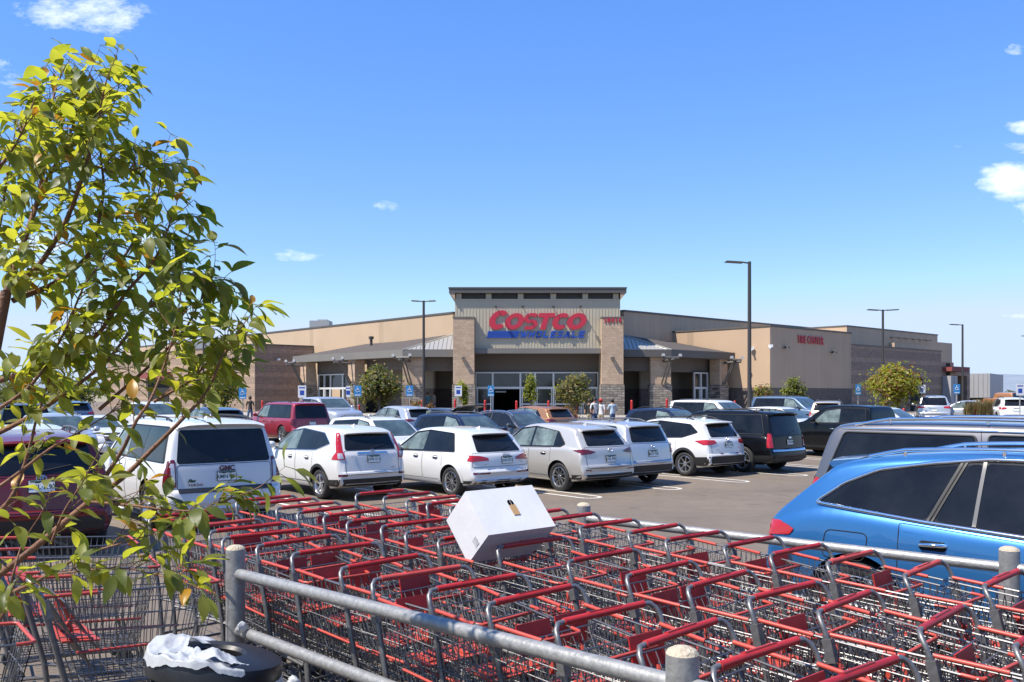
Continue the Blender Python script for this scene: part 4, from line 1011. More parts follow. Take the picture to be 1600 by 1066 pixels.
rows = [
    (2.95, [-1.00, -1.43, -1.82, -2.20, -2.58, -3.06, -3.46, -3.86, -4.26, -4.78, -5.23, -5.58, -5.94, -6.30, -6.66, -7.0],
     {2: (1,), 4: (1,), 5: (-1, 1), 9: (-1, 1), 3: (), 13: (1,), 10: (-1, 1)}, 'in the row along the near rail'),
    (3.98, [-.80, -1.17, -1.56, -1.95, -2.32, -2.68, -3.06, -3.466, -4.153, -4.57, -4.94, -5.32, -5.69, -6.11, -6.46, -6.83, -7.17, -7.5],
     {6: (-1, 1), 7: (1,), 14: (1,)}, 'in the middle row'),
    (5.04, [-.9, -1.3, -1.675, -2.07, -2.44, -2.83, -3.2, -3.588, -3.952, -4.354, -4.76, -5.15, -5.5, -5.82, -6.13, -6.49, -6.87, -7.2],
     {6: (-1, 1), 1: (1,), 16: (1,), 2: (-1, 1)}, 'in the row beside the blue car')]
rng = random.Random(3)
for v, us, fl, txt in rows:
    for i, u in enumerate(us):
        base = uv(u + rng.uniform(-.04, .04), v + rng.uniform(-.05, .05)) + Vector((UA.x * .02, UA.y * .02, 0))
        if v == 3.98 and i == 8: lb = 'red handled shopping cart holding the tipped white cardboard box'
        else: lb = 'shopping cart %s from the right end %s' % (ORD[i], txt)
        flp = fl.get(i)
        if flp is None: flp = rng.choice([(), (), (), (), (), (1,), (-1,)])
        cart(lb, base, CA + rng.uniform(-.07, .07), flp, 'nested shopping carts in the corral')
for lb, hx, hy, az in [('loose red rimmed shopping cart with empty basket facing the near galvanised post', -2.62, 4.80, 52), ('shopping cart behind the loose one, its basket facing the nested carts', -3.20, 5.38, 60),
                   ('shopping cart cut off by the left picture edge left of the trash can', -3.02, 3.52, 52), ('shopping cart behind the tree branches, under the dark red car bumper', -3.70, 6.25, 58)]:
    cart(lb, (hx, hy, ground(hy)), R(90 - az), (), 'loose shopping carts under the tree')

# tipped white box in the cart
A_ = Vector((-.297, 5.70, 1.377)); ea = Vector((.431, .345, .006)); eb = Vector((.144, -.192, -.249)); ec = ea.cross(eb).normalized() * .30
eb = ec.cross(ea).normalized() * eb.length
M['card'] = mat('white_cardboard', (.54, .54, .56), .75, noise=.06, nscale=5, bump=.06, bscale=25)
M['cardin'] = mat('brown_cardboard', (.36, .22, .10), .85)
box = thing('cardboard_box', 'tipped white cardboard box with a slot shaped hand hole, lying on a shopping cart', 'box', A_ + (ea + eb + ec) / 2)
o0 = box.location
def bx(p): return p - o0
mb = MB()
# face with hand hole A,B,C,D built as a frame round the slot
W_, H_ = ea.length, eb.length; exn, eyn = ea.normalized(), eb.normalized()
slot = [(W_ * .54 + .024 * math.cos(t) , H_ * .47 + (.040 if math.sin(t) > 0 else -.040) + .024 * math.sin(t)) for t in [math.pi * (i + .5) / 8 for i in range(16)]]
rim = [(0, 0), (W_, 0), (W_, H_), (0, H_)]
vs, es, fs, *_ = delaunay_2d_cdt([Vector(p) for p in rim + slot], [], [list(range(4)), list(range(4, 4 + len(slot)))], 1, 1e-6)
def c2(v): return sum((Vector(p) for p in v), Vector((0, 0))) / len(v)
keep = [f for f in fs if not inside(c2([vs[i] for i in f]), slot)]
mb.add([bx(A_ + exn * v.x + eyn * v.y) for v in vs], [tuple(f) for f in keep])
cs = [A_, A_ + ea, A_ + ea + eb, A_ + eb]; cs = [bx(p) for p in cs] + [bx(p + ec) for p in cs]
mb.add(cs, [(0, 1, 5, 4), (1, 2, 6, 5), (2, 3, 7, 6), (3, 0, 4, 7), (4, 5, 6, 7)])
mb.build('carton', M['card'], box)
mb = MB(); k = .006
ic = [c * .985 for c in cs]
mb.add([ic[0] + ec * .02, ic[1] + ec * .02, ic[2] + ec * .02, ic[3] + ec * .02] + ic[4:], [(0, 1, 5, 4), (1, 2, 6, 5), (2, 3, 7, 6), (3, 0, 4, 7), (4, 5, 6, 7)])
mb.build('inner_lining', M['cardin'], box)
mb = MB()   # folded back hand hole flap, seams and tape
c_ = A_ + exn * W_ * .54 + eyn * (H_ * .47 + .022) - ec.normalized() * .004
mb.box(bx(c_), (.050, .080, .003), Matrix((( *[exn[0], eyn[0], -ec.normalized()[0]], 0), (*[exn[1], eyn[1], -ec.normalized()[1]], 0), (*[exn[2], eyn[2], -ec.normalized()[2]], 0), (0, 0, 0, 1))))
mb.build('hand_hole_flap', M['cardin'], box)
mb = MB(); mb.tube([bx(A_ + exn * W_ * .54 - ec.normalized() * .002), bx(A_ + exn * W_ * .54 + eyn * H_ - ec.normalized() * .002)], .0018, 4)
M['cardgap'] = mat('card_joint', (.36, .36, .38), .9)
mb.build('flap_joint', M['cardgap'], box)
mb = MB(); mb.tube([bx(A_ + eb * .98 + ec * .5 - exn * .002), bx(A_ + ec * .5 - exn * .002)], .0018, 4); mb.build('side_joint', M['cardgap'], box)
Mb = Matrix(((exn[0], eyn[0], ec.normalized()[0], 0), (exn[1], eyn[1], ec.normalized()[1], 0), (exn[2], eyn[2], ec.normalized()[2], 0), (0, 0, 0, 1)))
mb = MB(); mb.box(bx(A_ + eb * .86 + ec * .45 - exn * .0015), (.002, .055, .05), Mb); mb.build('paper_label', mat('grey_label', (.34, .34, .36), .8, noise=.3, nscale=60), box)

# ---------------------------------------------------------------- trash can
M['canmesh'] = mat('black_powder_coat', (.010, .010, .011), .42, noise=.2, nscale=30)
M['bag'] = mat('white_plastic_film', (.42, .44, .46), .22, trans=.25, bump=.25, bscale=14)
tcx, tcy, tcz = -1.42, 4.30, .655
can = thing('trash_can', 'black round trash can with a slatted steel body and ring lid', 'trash can', (tcx, tcy, 0))
mb = MB()
for i in range(60):
    a = 2 * math.pi * i / 60; ca, sa = math.cos(a), math.sin(a)
    mb.box((ca * .285, sa * .285, .35), (.006, .017, .58), Matrix.Rotation(a, 4, 'Z'))
for z in (.05, .36, .645): mb.lathe([(.276, z - .02), (.293, z - .02), (.293, z + .02), (.276, z + .02), (.276, z - .02)], 48)
mb.lathe([(.262, .04), (.262, .655)], 40)
mb.build('bin_body', M['canmesh'], can, 40)
lid = MB(); Mx = Matrix.Rotation(R(7), 4, 'Y') @ Matrix.Rotation(R(-5), 4, 'X')
lid.lathe([(.125, -.06), (.120, .035), (.135, .052), (.27, .040), (.305, .025), (.315, .0), (.313, -.06), (.30, -.062), (.295, -.03), (.125, -.06)], 56, Mx, 0, (0, 0, tcz + .06))
lid.build('bin_lid', M['canmesh'], can, 35)
def filmmat():
    m = mat('thin_white_plastic_film', (.50, .52, .54), .28, bump=.35, bscale=9); nt = m.node_tree; b = nt.nodes['Principled BSDF']; o = nt.nodes['Material Output']
    t = nt.nodes.new('ShaderNodeBsdfTransparent'); x = nt.nodes.new('ShaderNodeMixShader'); x.inputs[0].default_value = .26
    nt.links.new(b.outputs[0], x.inputs[1]); nt.links.new(t.outputs[0], x.inputs[2]); nt.links.new(x.outputs[0], o.inputs['Surface']); return m
M['bag'] = filmmat()
bag = thing('bin_liner', 'crumpled white plastic bag spilling over the lid of the black trash can', 'plastic bag', (tcx, tcy, tcz))
rg = random.Random(8)
def ridged(x, y, seed):
    r_ = random.Random(seed); v = 0; amp = 1
    for o in range(6):
        a = r_.uniform(0, 6.28); f = 1.5 * 1.6 ** o; ph = r_.uniform(0, 6.28)
        v += amp * (1 - abs(math.sin((x * math.cos(a) + y * math.sin(a)) * f + ph + .8 * math.sin(y * f * .5 + ph)))) ; amp *= .52
    return v / 2.0
def crumple(mb, a0, a1, r0, r1, base, amp, seed, N1=110, N2=34, edge=.05):
    vs = []
    for i in range(N1):
        t = i / (N1 - 1); a = R(a0 + (a1 - a0) * t); e = min(1, 6 * min(t, 1 - t)) ** .6
        for j in range(N2):
            s_ = j / (N2 - 1)
            r_ = r0 + (r1 - r0) * s_ + edge * (ridged(a * 3, s_ * .6, seed + 5) - .6) * (.4 + s_)
            x, y = math.cos(a) * r_, math.sin(a) * r_
            drop = max(0, r_ - .305); rr = min(r_, .305 + drop * .35); x, y = math.cos(a) * rr, math.sin(a) * rr
            z = base + amp * ridged(x * 8, y * 8, seed) * e * (1 - .35 * s_) - drop * 1.1 + (.307 - .125 * 0) * 0
            z += -math.tan(R(7)) * x + math.tan(R(-5)) * y * 1.0
            vs.append((x, y, z))
    fs = [(i * N2 + j, (i + 1) * N2 + j, (i + 1) * N2 + j + 1, i * N2 + j + 1) for i in range(N1 - 1) for j in range(N2 - 1)]
    mb.add(vs, fs)
mb = MB(); crumple(mb, 108, 312, .135, .350, .092, .105, 3); mb.build('bag_film', M['bag'], bag, 80)
mb = MB(); crumple(mb, 236, 330, .13, .29, .098, .085, 12, 70, 24, .07); mb.build('bag_fold', M['bag'], bag, 80)
def knot(mb, c, r, seed):
    vs = []; fs = []; n = 14; m = 18
    for i in range(m):
        for j in range(n):
            th = 2 * math.pi * i / m; f_ = -math.pi / 2 + math.pi * j / (n - 1); d = 1 + .9 * (ridged(math.cos(th) * 1.3, math.sin(th) * 1.3 + f_, seed) - .6) * math.cos(f_)
            vs.append((c[0] + r * d * math.cos(th) * math.cos(f_), c[1] + r * d * math.sin(th) * math.cos(f_), c[2] + r * .8 * d * math.sin(f_)))
    for i in range(m):
        for j in range(n - 1): fs.append((i * n + j, ((i + 1) % m) * n + j, ((i + 1) % m) * n + j + 1, i * n + j + 1))
    mb.add(vs, fs)
mb = MB(); crumple(mb, -30, 22, .30, .36, .01, .04, 22, 50, 14, .03); knot(mb, (.375, -.02, -.035), .042, 5); mb.build('bag_knot', M['bag'], bag, 80)
mb = MB(); knot(mb, (0, 0, 0), .042, 9)
q = PA + (PB - PA) * .045
o = mb.build('bag_scrap', M['bag'], None, 60, (q.x - .02, q.y - .035, .64))
tag(o, 'small knotted scrap of clear plastic bag on the lower corral rail', 'plastic bag')

# ================================================================== near cars
def W2(px, py): return gpt(px, py)
p = uv(-4.34, 7.82); car('parked_car', 'cross_premium', 'blue', 'bright blue crossover car parked along the cart corral', 'car', (p.x, p.y, -.07), 137, plate=None)
p = uv(-5.50, 10.68); car('parked_car', 'wagon_long', 'grey', 'long grey metallic SUV with chrome roof rails behind the blue car', 'car', (p.x, p.y, -.18), 137)
def park(key, color, label, wx, wy, az, side=1, dy=0, **kw):
    g = gpt(wx, wy); return car('parked_car', key, color, label, 'car', place_by_wheel(key, g.x, g.y, az, side), az, **kw)
GR = 'cars parked in the row across the lane'
car('parked_car', 'wagon_white', 'white', 'white full size SUV with black rear glass, next to the dark red car', 'car', (-4.74, 15.0, ground(16.2) + .03), -38, group=GR, plate='AMN·091')
park('cross_tall_lamp', 'pearl', 'white crossover with tall red lamps beside its rear window', 500, 780, -40, group=GR, plate='DFR·S13')
park('cross_low_glass', 'white', 'white compact crossover with slim lamps seen just above the cardboard box', 705, 776, -41, group=GR, plate='DAI·D72')
park('cross_swept', 'champagne', 'champagne coloured crossover parked right of the white compact crossover', 874, 768, -38, group=GR, plate='CVL·P47')
g = gpt(1015, 753); car('parked_car', 'cross_upright', 'silver', 'silver crossover with roof rails between the champagne and the white one', 'car', place_by_wheel('cross_upright', g.x, g.y, -39, -1), -39, group=GR, plate='BQT·F28')
park('cross_wide_lamp', 'white', 'white crossover with wide red lamps and black lower bumper next to the black SUV', 1070, 744, -40, group=GR, plate='BHK·W61')
park('wagon_black', 'black', 'glossy black full size SUV with a chrome bumper strip', 1160, 738, -42, group=GR, plate='CLM·R90')
g = Vector((-6.13, 11.7)); car('parked_car', 'cross_red', 'maroon', 'dark red car with a white plate behind the tree branches', 'car', (g.x, g.y, ground(12.5)), -34, group=GR, plate='BXL·K97')
# ================================================================== the store
GZ = .2
M['brick'] = brickmat('split_face_block', (.46, .33, .225), (.375, .265, .18), (.31, .25, .20), .40, .20, stripes=None)
M['brickst'] = brickmat('banded_block', (.29, .21, .155), (.235, .17, .125), (.19, .145, .11), .40, .20, stripes=(1.25, .42, (1.30, 1.26, 1.22)))
M['stone'] = brickmat('stacked_stone', (.30, .26, .215), (.15, .125, .105), (.09, .075, .065), .55, .16, noise=.5, msize=.02, irregular=True)
M['wain'] = brickmat('dark_block', (.125, .10, .085), (.10, .08, .07), (.075, .06, .055), .40, .20)
M['tan'] = panelmat('tan_wall_panels', (.43, .315, .21), 1.05)
M['tan2'] = panelmat('tan_wall_panels_low', (.40, .285, .19), .9)
M['ribbed'] = mat('ribbed_metal_siding', (.44, .385, .285), .5, .1, noise=.06, nscale=.6)
M['fascia'] = mat('dark_fascia', (.085, .078, .072), .5, noise=.06, nscale=.5)
M['fascia2'] = mat('grey_fascia', (.155, .145, .13), .5, noise=.06, nscale=.5)
M['soffit'] = mat('brown_soffit', (.11, .092, .078), .7)
M['seam'] = mat('standing_seam_roof', (.42, .40, .36), .35, .4)
M['shingle'] = mat('dark_shingle', (.075, .060, .050), .9, noise=.2, nscale=3)
M['alu'] = mat('white_aluminium', (.56, .57, .57), .4, .2)
M['store'] = mat('store_glass', (.025, .03, .028), .04, spec=.7, noise=.6, nscale=.5)
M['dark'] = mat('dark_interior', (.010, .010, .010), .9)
M['signred'] = mat('sign_red', (.44, .022, .045), .4); M['awnred'] = mat('faded_awning_red', (.20, .05, .045), .7, noise=.15, nscale=1); M['signblue'] = mat('sign_blue', (.015, .06, .32), .4)
M['lampmetal'] = mat('lamp_housing', (.05, .045, .04), .5); M['camwhite'] = mat('white_housing', (.7, .7, .7), .4)
M['rtu'] = mat('roof_unit_metal', (.36, .36, .35), .5, .3)
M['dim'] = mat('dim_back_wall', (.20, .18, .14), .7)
store = thing('warehouse_store', 'large tan and brown warehouse store with a tall entrance tower and red sign', 'building', (2.0, 70, 0))
OFF = Vector((2.0, 70, 0))
def SB(name, mat_, smooth=None): pass
class BB(MB):
    def put(s, name, mats, parent=None, smooth=None):
        s.v = [tuple(Vector(v) - OFF) for v in s.v]
        return s.build(name, mats, parent or store, smooth)
def Xp(px): return (px - 800) / 20.0
def Zp(py): return 2 + (615 - py) / 20.0
TY = 70.0
# ---- tower
b = BB(); b.span((Xp(711), TY, Zp(545)), (Xp(969), TY + 9, Zp(468)))
b.span((Xp(711) + .02, TY + .5, GZ), (Xp(741), TY + 9, Zp(545) - .003)); b.span((Xp(939), TY + .5, GZ), (Xp(969) - .02, TY + 9, Zp(545) - .003))
x = Xp(711) + .12
while x < Xp(969):
    b.span((x - .022, TY - .022, Zp(544.5)), (x + .022, TY - .002, Zp(468.6))); x += .252
b.span((Xp(710.5), TY - .06, Zp(469.2)), (Xp(969.5), TY - .003, Zp(467.4)))
b.put('tower_wall', M['ribbed'])
b = BB()   # clerestory posts
for px in (716.5, 763.5, 813.5, 864.5, 914.5, 962.5): b.span((Xp(px) - .22, TY + .02, Zp(467.9)), (Xp(px) + .22, TY + 8, Zp(459)))
b.put('clerestory_post', M['ribbed'])
b = BB(); b.span((Xp(713), TY + .3, Zp(467.8)), (Xp(967), TY + 8, Zp(459)))
for k in range(6): b.span((Xp(713), TY + .22, Zp(467.2) + k * .075), (Xp(967), TY + .297, Zp(467.2) + k * .075 + .03))
b.put('clerestory_louvre', M['fascia'])
b = BB()
x0, x1, z0, z1 = Xp(702), Xp(978), Zp(458.6), Zp(450.2)
b.span((x0, TY - .34, z0), (x1, TY + 10, z1)); b.span((x0 - .04, TY - .38, z1 - .08), (x1 + .04, TY + 10.04, z1 + .03))
b.put('tower_roof', M['fascia'])
b = BB()   # sloping soffit wedges under the overhang
for sx, xa, xb in ((-1, Xp(702.6), Xp(711.2)), (1, Xp(977.4), Xp(968.8))):
    ys_ = (TY - .3, TY + 8)
    vs = []
    for y in ys_: vs += [(xa, y, z0 - .004), (xb, y, z0 - .004), (xb, y, Zp(469))]
    b.add(vs, [(0, 1, 2), (5, 4, 3), (0, 3, 4, 1), (1, 4, 5, 2), (2, 5, 3, 0)])
b.put('roof_bracket', M['tan2'])
b = BB(); b.span((Xp(741.6), TY - .35, Zp(552.6)), (Xp(938.4), TY + .25, Zp(544.7))); b.put('entrance_beam', M['fascia2'])
b = BB(); b.span((Xp(741.6), TY + 2.0, Zp(580.5)), (Xp(938.4), TY + 2.3, Zp(545))); b.span((Xp(741.7), TY + .26, Zp(552.5)), (Xp(938.3), TY + 1.997, Zp(551))); b.put('entrance_header', M['soffit'])
for xa, xb in ((709, 741.6), (938.6, 972)):
    b = BB(); b.span((Xp(xa), TY - .85, Zp(601) + .003), (Xp(xb), TY + .9, Zp(497.6))); o = b.put('pillar', M['brick'])
    b = BB(); b.span((Xp(xa) - .07, TY - .92, GZ), (Xp(xb) + .07, TY + .97, Zp(601))); b.put('stone_base', M['stone'], o)
    b = BB(); b.span((Xp(xa) - .05, TY - .9, Zp(497.6)), (Xp(xb) + .05, TY + .95, Zp(496.4))); b.put('pillar_cap', M['fascia2'], o)
    c = (Xp(xa) + Xp(xb)) / 2
    b = BB(); b.box((c, TY - 1.02, Zp(560.5)), (.32, .33, .16), None, 0, .7); b.put('wall_lamp', M['lampmetal'], o)
me = text_mesh('18414', .52, .05, 0, .008, 1.1)
o = link('address_number', me, M['signred'], store, (Xp(955) - OFF.x, -.89, Zp(502.3))); o.rotation_euler = (R(90), 0, 0)
b = BB()
for px in (775, 817, 864, 906): b.tube([(Xp(px), TY - .01, Zp(480.2)), (Xp(px), TY - .6, Zp(479.2)), (Xp(px), TY - .75, Zp(480.6))], .035, 6); b.box((Xp(px), TY - .75, Zp(481)), (.2, .2, .14))
b.put('sign_lamp', M['lampmetal'])
# ---- storefront under the tower
def storefront(P0, dirv, nrm, width, ztop, zmid, bays, door=None, zb=GZ, name='storefront'):
    """aluminium framed glazing: P0 left foot, dirv along, nrm towards the viewer"""
    fr = BB(); gl = BB(); P0 = Vector(P0); d = Vector(dirv); n_ = Vector(nrm)
    up = Vector((0, 0, 1))
    def bar(u0, u1, zz0, zz1, dep=.12, off=0, bld=fr):
        c = P0 + d * (u0 + u1) / 2 + n_ * off; c.z = (zz0 + zz1) / 2
        Mx = Matrix(((d.x, n_.x, 0), (d.y, n_.y, 0), (0, 0, 1))).to_4x4()
        bld.box(c, (u1 - u0, dep, zz1 - zz0), Mx)
    xs_ = [0] + list(bays) + [width]
    for u in xs_: bar(max(0, u - .07), min(width, u + .07), zb, ztop, .14)
    bar(.07, width - .07, ztop - .10, ztop + .002, .138, -.003); bar(.07, width - .07, zmid - .09, zmid + .09, .138, -.003)
    for a_, c_ in zip(xs_, xs_[1:]):
        if door and a_ >= door[0] - .01 and c_ <= door[1] + .01: continue
        bar(a_ + .07, c_ - .07, zb + .9, zb + 1.0, .1, -.005)
        # inner door leaf frame
        for u in (a_ + .16, c_ - .16): bar(u - .035, u + .035, zb, zmid - .09, .09, -.006)
    o = fr.put(name + '_frame', M['alu'])
    bar(.02, width - .02, zmid, ztop - .02, .03, -.06, gl)
    for a_, c_ in zip(xs_, xs_[1:]):
        if door and a_ >= door[0] - .01 and c_ <= door[1] + .01: continue
        bar(a_ + .02, c_ - .02, zb, zmid - .005, .03, -.06, gl)
    gl.put('window_glass', M['store'], o)
    return o
w_ = Xp(938.4) - Xp(741.6)
bb = [(px - 741.6) / 20 for px in (769, 813.5, 837, 866.5, 911)]
storefront((Xp(741.6), TY + 1.9, 0), (1, 0, 0), (0, -1, 0), w_, Zp(580.6), Zp(606), bb, (bb[0], bb[1]))
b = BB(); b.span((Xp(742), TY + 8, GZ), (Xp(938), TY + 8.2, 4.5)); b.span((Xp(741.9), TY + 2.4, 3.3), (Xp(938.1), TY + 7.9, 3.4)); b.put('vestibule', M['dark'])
me = text_mesh('ENTRANCE', .16, .02, 0, .003); o = link('entrance_lettering', me, M['alu'], store, (Xp(782) - OFF.x, 1.99 - .12, Zp(612.3))); o.rotation_euler = (R(90), 0, 0)

# ---- the sign: heavy slanted letters
sg = MB()
DY = 0.0
def slab(outer, inner=None, depth=.10, closed=True, m=0):
    """an extruded letter band between two polylines, slanted"""
    n = len(outer); sh = lambda p: (p[0] + .30 * p[1], p[1])
    vs = []
    for y in (0, -depth - DY):
        for p in outer: q = sh(p); vs.append((q[0], y, q[1]))
        for p in inner: q = sh(p); vs.append((q[0], y, q[1]))
    fs = []; N = 2 * n
    for i in range(n if closed else n - 1):
        j = (i + 1) % n
        fs += [(N + i, N + j, N + n + j, N + n + i), (i, j, N + j, N + i), (n + j, n + i, N + n + i, N + n + j), (j, i, n + i, n + j)]
    if not closed:
        for i in (0, n - 1): fs.append((i, n + i, N + n + i, N + i))
    sg.add(vs, fs, m)
def ell(cx, cz, rx, rz, a0, a1, n=40): return [(cx + rx * math.cos(R(a0 + (a1 - a0) * i / n)), cz + rz * math.sin(R(a0 + (a1 - a0) * i / n))) for i in range(n + 1)]
def bar2(pts): 
    n = len(pts); sh = lambda p: (p[0] + .30 * p[1], p[1]); vs = [(sh(p)[0], 0, sh(p)[1]) for p in pts] + [(sh(p)[0], -.10, sh(p)[1]) for p in pts]
    sg.add(vs, [tuple(range(n)), tuple(range(2 * n - 1, n - 1, -1))] + [(i, (i + 1) % n, n + (i + 1) % n, n + i) for i in range(n)])
# letter boxes in metres: x from 0 (760.4 px) to 7.96, z from 0 (515 px) to 1.5
H1, H2 = 1.50, 1.28
def LO(cx, rx, h): slab(ell(cx, h / 2, rx, h / 2, 0, 360)[:-1], ell(cx, h / 2, rx * .42, h * .25, 0, 360)[:-1])
def LC(cx, rx, h): slab(ell(cx, h / 2, rx, h / 2, 42, 318), ell(cx + .04, h / 2, rx * .40, h * .25, 50, 310), closed=False)
LC(.74, .74, H1); DY = .012; LO(1.98, .72, H2); DY = .024; LC(5.62, .66, H2); DY = .036; LO(6.84, .74, H2); DY = 0
# S
h = H2; path = []
cx = 3.24; DY = .018
for a in range(35, 271, 12): path.append((cx + .42 * math.cos(R(a)), h * .70 + (h * .21) * math.sin(R(a)), 1))
for a in range(90, -146, -12): path.append((cx + .02 + .42 * math.cos(R(a)), h * .30 + (h * .21) * math.sin(R(a)), 1))
o_, i_ = [], []
for k, p in enumerate(path):
    q0, q1 = path[max(0, k - 1)], path[min(len(path) - 1, k + 1)]; t = Vector((q1[0] - q0[0], q1[1] - q0[1])).normalized(); nn = Vector((-t.y, t.x))
    wd = .165
    o_.append((p[0] + nn.x * wd, min(h, max(0, p[1] + nn.y * wd * .8)))); i_.append((p[0] - nn.x * wd, min(h, max(0, p[1] - nn.y * wd * .8))))
slab(o_, i_, closed=False)
bar2([(3.72, h), (3.72, h - .33), (4.16, h - .33), (4.16, 0), (4.58, 0), (4.58, h - .33), (5.0, h - .33), (5.0, h)])
sg.v = [(x + Xp(760.4) - OFF.x, y - .055, z + Zp(515.2)) for x, y, z in sg.v]
sg.build('sign_lettering', M['signred'], store)
wl = MB(); cnt_ = 0
def stroke(x0, z, pts, wd):
    global cnt_
    cnt_ += 1; dep = .09 + .004 * (cnt_ % 5)
    for (p, q) in zip(pts, pts[1:]):
        cnt_ += 1; dep = .09 + .004 * (cnt_ % 7)
        P_ = Vector(p); Q_ = Vector(q); t = (Q_ - P_).normalized(); nn = Vector((-t.y, t.x)) * wd / 2; e = t * wd * .30
        qs = [P_ - e - nn, Q_ + e - nn, Q_ + e + nn, P_ - e + nn]; vs = []
        for y in (0, -dep):
            for r_ in qs: zz = min(.56, max(0, r_.y)); vs.append((x0 + r_.x + .30 * zz, y, zz))
        wl.add(vs, [(0, 1, 2, 3), (7, 6, 5, 4), (0, 4, 5, 1), (1, 5, 6, 2), (2, 6, 7, 3), (3, 7, 4, 0)])
LW, HH, SW = .42, .56, .145; a_, b_, m_ = .07, .49, .28
L_ = dict(H=[[(.06, a_), (.06, b_)], [(LW - .06, a_), (LW - .06, b_)], [(.06, m_), (LW - .06, m_)]], L=[[(.06, b_), (.06, a_), (LW - .02, a_)]], E=[[(.06, a_), (.06, b_)], [(.06, b_), (LW - .02, b_)], [(.06, m_), (LW - .06, m_)], [(.06, a_), (LW - .02, a_)]],
    O=[[(.10, a_), (LW - .10, a_), (LW - .04, .16), (LW - .04, .40), (LW - .10, b_), (.10, b_), (.04, .40), (.04, .16), (.10, a_)]], S=[[(LW - .03, .45), (LW - .12, b_), (.12, b_), (.05, .40), (.12, m_), (LW - .12, m_), (LW - .05, .16), (LW - .12, a_), (.12, a_), (.03, .11)]],
    A=[[(.02, a_ - .05), (LW / 2, b_), (LW - .02, a_ - .05)], [(.10, .17), (LW - .10, .17)]], W=[[(.02, b_), (.14, a_), (.27, .42), (.40, a_), (.54, b_)]])
xx = 0
for ch in 'WHOLESALE':
    for pl in L_[ch]: stroke(xx, 0, pl, SW if ch not in 'S' else .115)
    xx += (.70 if ch == 'W' else LW + .155)
kx = (Xp(914.5) - Xp(812)) / (xx + .02)
wl.v = [(Xp(812) - OFF.x + x * kx, y - .03, z + Zp(528.5)) for x, y, z in wl.v]
wl.build('sign_lettering', M['signblue'], store)
b = BB()
for k in range(6):
    z = Zp(528.4) + k * .092; b.span((Xp(760.5) + k * .02, TY - .15, z), (Xp(809) + k * .03, TY - .005, z + .075))
b.put('sign_stripe', M['signblue'])

# ---- wings. left and right walls leave the tower at 45 degrees
LD = Vector((-.667, .745, 0)).normalized(); LN = Vector((-LD.y, LD.x, 0)); LN = Vector((-.745, -.667, 0)).normalized()
RD = Vector((.745, .667, 0)).normalized(); RN = Vector((.667, -.745, 0)).normalized()
def slabwall(b, p, d, n_, length, z0, z1, thick=.5):
    """box wall: p front-left foot, running along d, its front face towards n_"""
    p = Vector((p[0], p[1], 0)); q = p + d * length
    vs = []
    for z in (z0, z1): vs += [(p.x, p.y, z), (q.x, q.y, z), (q - n_ * thick)[0:2] + (z,) if False else (q.x - n_.x * thick, q.y - n_.y * thick, z), (p.x - n_.x * thick, p.y - n_.y * thick, z)]
    b.add(vs, [(3, 2, 1, 0), (4, 5, 6, 7), (0, 1, 5, 4), (1, 2, 6, 5), (2, 3, 7, 6), (3, 0, 4, 7)])
ML = Vector((-5.15, 78.4, 0)); MR = Vector((9.57, 76.6, 0))
b = BB(); slabwall(b, ML, LD, LN, 84, GZ, 9.0, 6); slabwall(b, MR + Vector((-2, 2.0, 0)) * .0, RD, RN, 62, GZ, 9.0, 6)
b.span((-5.0, 79.0, GZ), (9.4, 84, 8.9)); b.put('main_wall', M['tan'])
b = BB(); slabwall(b, ML + LN * .06, LD, LN, 84.1, 9.0, 9.16, 6.2); slabwall(b, MR + RN * .06, RD, RN, 62.1, 9.0, 9.16, 6.2); b.put('parapet_coping', M['fascia'])
